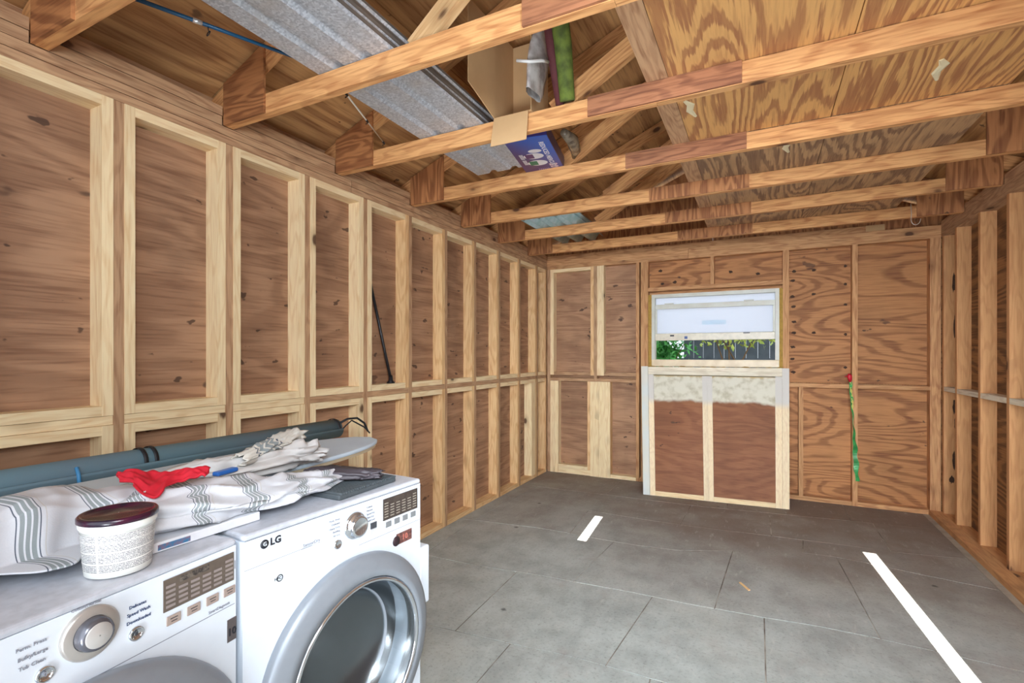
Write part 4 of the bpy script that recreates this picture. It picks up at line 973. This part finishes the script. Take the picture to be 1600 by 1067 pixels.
for x, y, c in ((-.012, .015, (90, 50, 110)), (-.012, .120, (20, 120, 90))):
    V = [(x+.055*math.cos(a*math.pi/12)*1.1, y+.042*math.sin(a*math.pi/12), -.0022) for a in range(24)]
    link('lens_print', pydata('lens_print', V, [tuple(range(24))]), cw, face)
    link('lens_patch', pydata('lens_patch', *bxv(x-.05, x, y-.030, y+.030, -.0030, -.0024)), plain('lens_%d' % c[0], c, .4), face)
V = [(.012+.04*math.cos(a*math.pi/12), -.055+.024*math.sin(a*math.pi/12), -.0022) for a in range(24)]; link('lens_print', pydata('lens_print', V, [tuple(range(24))]), cw, face)
for k in range(4):
    for j in range(2): link('small_print', pydata('small_print', *bxv(-.075+k*.006-.02, -.072+k*.006-.02, -.02+j*.085, .05+j*.085, -.0026, -.0017)), cw, face)
for k in range(6): link('small_print', pydata('small_print', *bxv(-.03+k*.012, -.025+k*.012, .215, .26, -.0026, -.0017)), plain('carton_mauve', (176, 150, 190), .4), face)
# clear pouch behind the carton
tag(tube_obj('clear_pouch', None, [(1.33, 2.50, HC+.11), (1.335, 2.62, HC+.115), (1.31, 2.75, HC+.11), (1.27, 2.83, HC+.105)], [.02, .035, .03, .012], plain('cloudy_film', (130, 118, 100), .15, nz=.8, nscale=30, c2=(70, 56, 50)), 14), 'cloudy plastic pouch lying right of the printed carton', 'pouch')

# ------------------------------------------------------------------ fishing rods
rd = thing('fishing_rod', 'blue fishing rod section laid across the chords near the left wall', 'fishing rod', (.5, 1.2, HC+.12), 0, 'fishing rod sections on the chords')
O = Vector((.5, 1.2, HC+.12)); a, b2 = Vector((.405, .90, HC+.105)), Vector((.62, 1.44, HC+.115))
rm = plain('blue_rod', (28, 84, 122), .25); tube_obj('rod_blank', rd, [a-O, b2-O], [.0075, .0065], rm, 10)
m_ = a.lerp(b2, .30); tube_obj('rod_ferrule', rd, [m_-O, m_+(b2-a)*.05-O], .009, plain('rod_silver', (220, 224, 226), .2, metal=.6), 10)
m2 = a.lerp(b2, .38); tube_obj('line_guide', rd, [m2-O, m2-O+Vector((.004, 0, -.02))]+[m2-O+Vector((.004+.007*math.sin(t), .004*math.cos(t), -.031+.011*math.cos(t))) for t in [k*.6 for k in range(11)]], .0018, cm, 6)
rd = thing('fishing_rod', 'pale thin rod tip with dark line guides under the metal sheets', 'fishing rod', (.5, 1.9, HC), 0, 'fishing rod sections on the chords')
O = Vector((.5, 1.9, HC)); a, b2 = Vector((.585, 1.66, HC+.115)), Vector((.375, 2.175, HC+.108))
tube_obj('rod_blank', rd, [a-O, b2-O], [.0045, .003], plain('rod_cream', (232, 222, 206), .3), 8)
for t in (.06, .52, .97):
    p = a.lerp(b2, t); tube_obj('rod_wrap', rd, [p-(b2-a)*.02-O, p+(b2-a)*.02-O], .006, cm, 8)
    tube_obj('line_guide', rd, [p-O+Vector((.006*math.sin(t_), .006*math.cos(t_), -.012+.008*math.cos(t_*1.0))) for t_ in [k*.6 for k in range(11)]], .0014, cm, 6)
# small scraps on the slab
tag(link('wood_sliver', pydata('wood_sliver', *bxv(-.006, .006, -.05, .05, 0, .006)), PINEO('Y'), None, (2.19, 3.27, .001), .55), 'tiny brown sliver of wood lying on the floor slabs', 'wood scrap')
# small carton on back plate
tag(link('small_carton', pydata('small_carton', *bxv(-.07, .07, -.015, .03, 0, .055)), cb, None, (3.20, D+.03, HC+.032)), 'small brown carton on the back plate beside the wire hook', 'carton')

# ------------------------------------------------------------------ rusty nail stains and scorch marks
stain = plain('dark_stain', (58, 40, 30), .9, nz=.5, nscale=120, c2=(92, 62, 42))
def blot(parent, x, z, y, rx, rz, seed, nrm=-1):
    rnd = random.Random(seed); n = 18
    P = [(x+rx*(1+rnd.uniform(-.3, .3))*math.cos(2*math.pi*k/n), y, z+rz*(1+rnd.uniform(-.3, .3))*math.sin(2*math.pi*k/n)) for k in range(n)]
    Q = [(a, y-.0012, c) for a, b, c in P]
    o = link('nail_stain', pydata('nail_stain', P+Q, [tuple(range(n, 2*n)), tuple(range(n))[::-1]]+[(i, (i+1) % n, n+(i+1) % n, n+i) for i in range(n)]), stain, parent)
    if parent is not wb: o.location = -Vector(parent.location)
for k in range(9): blot(wb, 2.56+.008*math.sin(k*5), 1.22+k*.125+.02*math.sin(k*3), YP-.0002, .020, .013, k)
for k, z in enumerate((1.27, 1.58, 1.86, 2.05, 2.22)): blot(wb, 2.985, z, YP-.0002, .014, .012, 40+k)
for k, z in enumerate((1.60, 1.97, 2.20)): blot(wb, 2.73, z, YP-.0002, .018, .012, 60+k)
for k, (x, z) in enumerate(((1.30, 2.30), (1.45, 2.17), (1.32, 2.16), (2.00, 2.24), (2.25, 2.20))): blot(wb, x, z, YP-.0002, .020, .014, 80+k)
yb_ = RY[0]-TK/2-.0002
for k, (x, z, a, b2) in enumerate(((3.728, 1.99, .014, .075), (3.732, 1.62, .010, .085), (3.730, .95, .012, .06), (3.736, .82, .008, .05), (3.728, .50, .012, .07), (3.712, .34, .014, .03))): blot(wr, x, z, yb_, a, b2, 100+k)
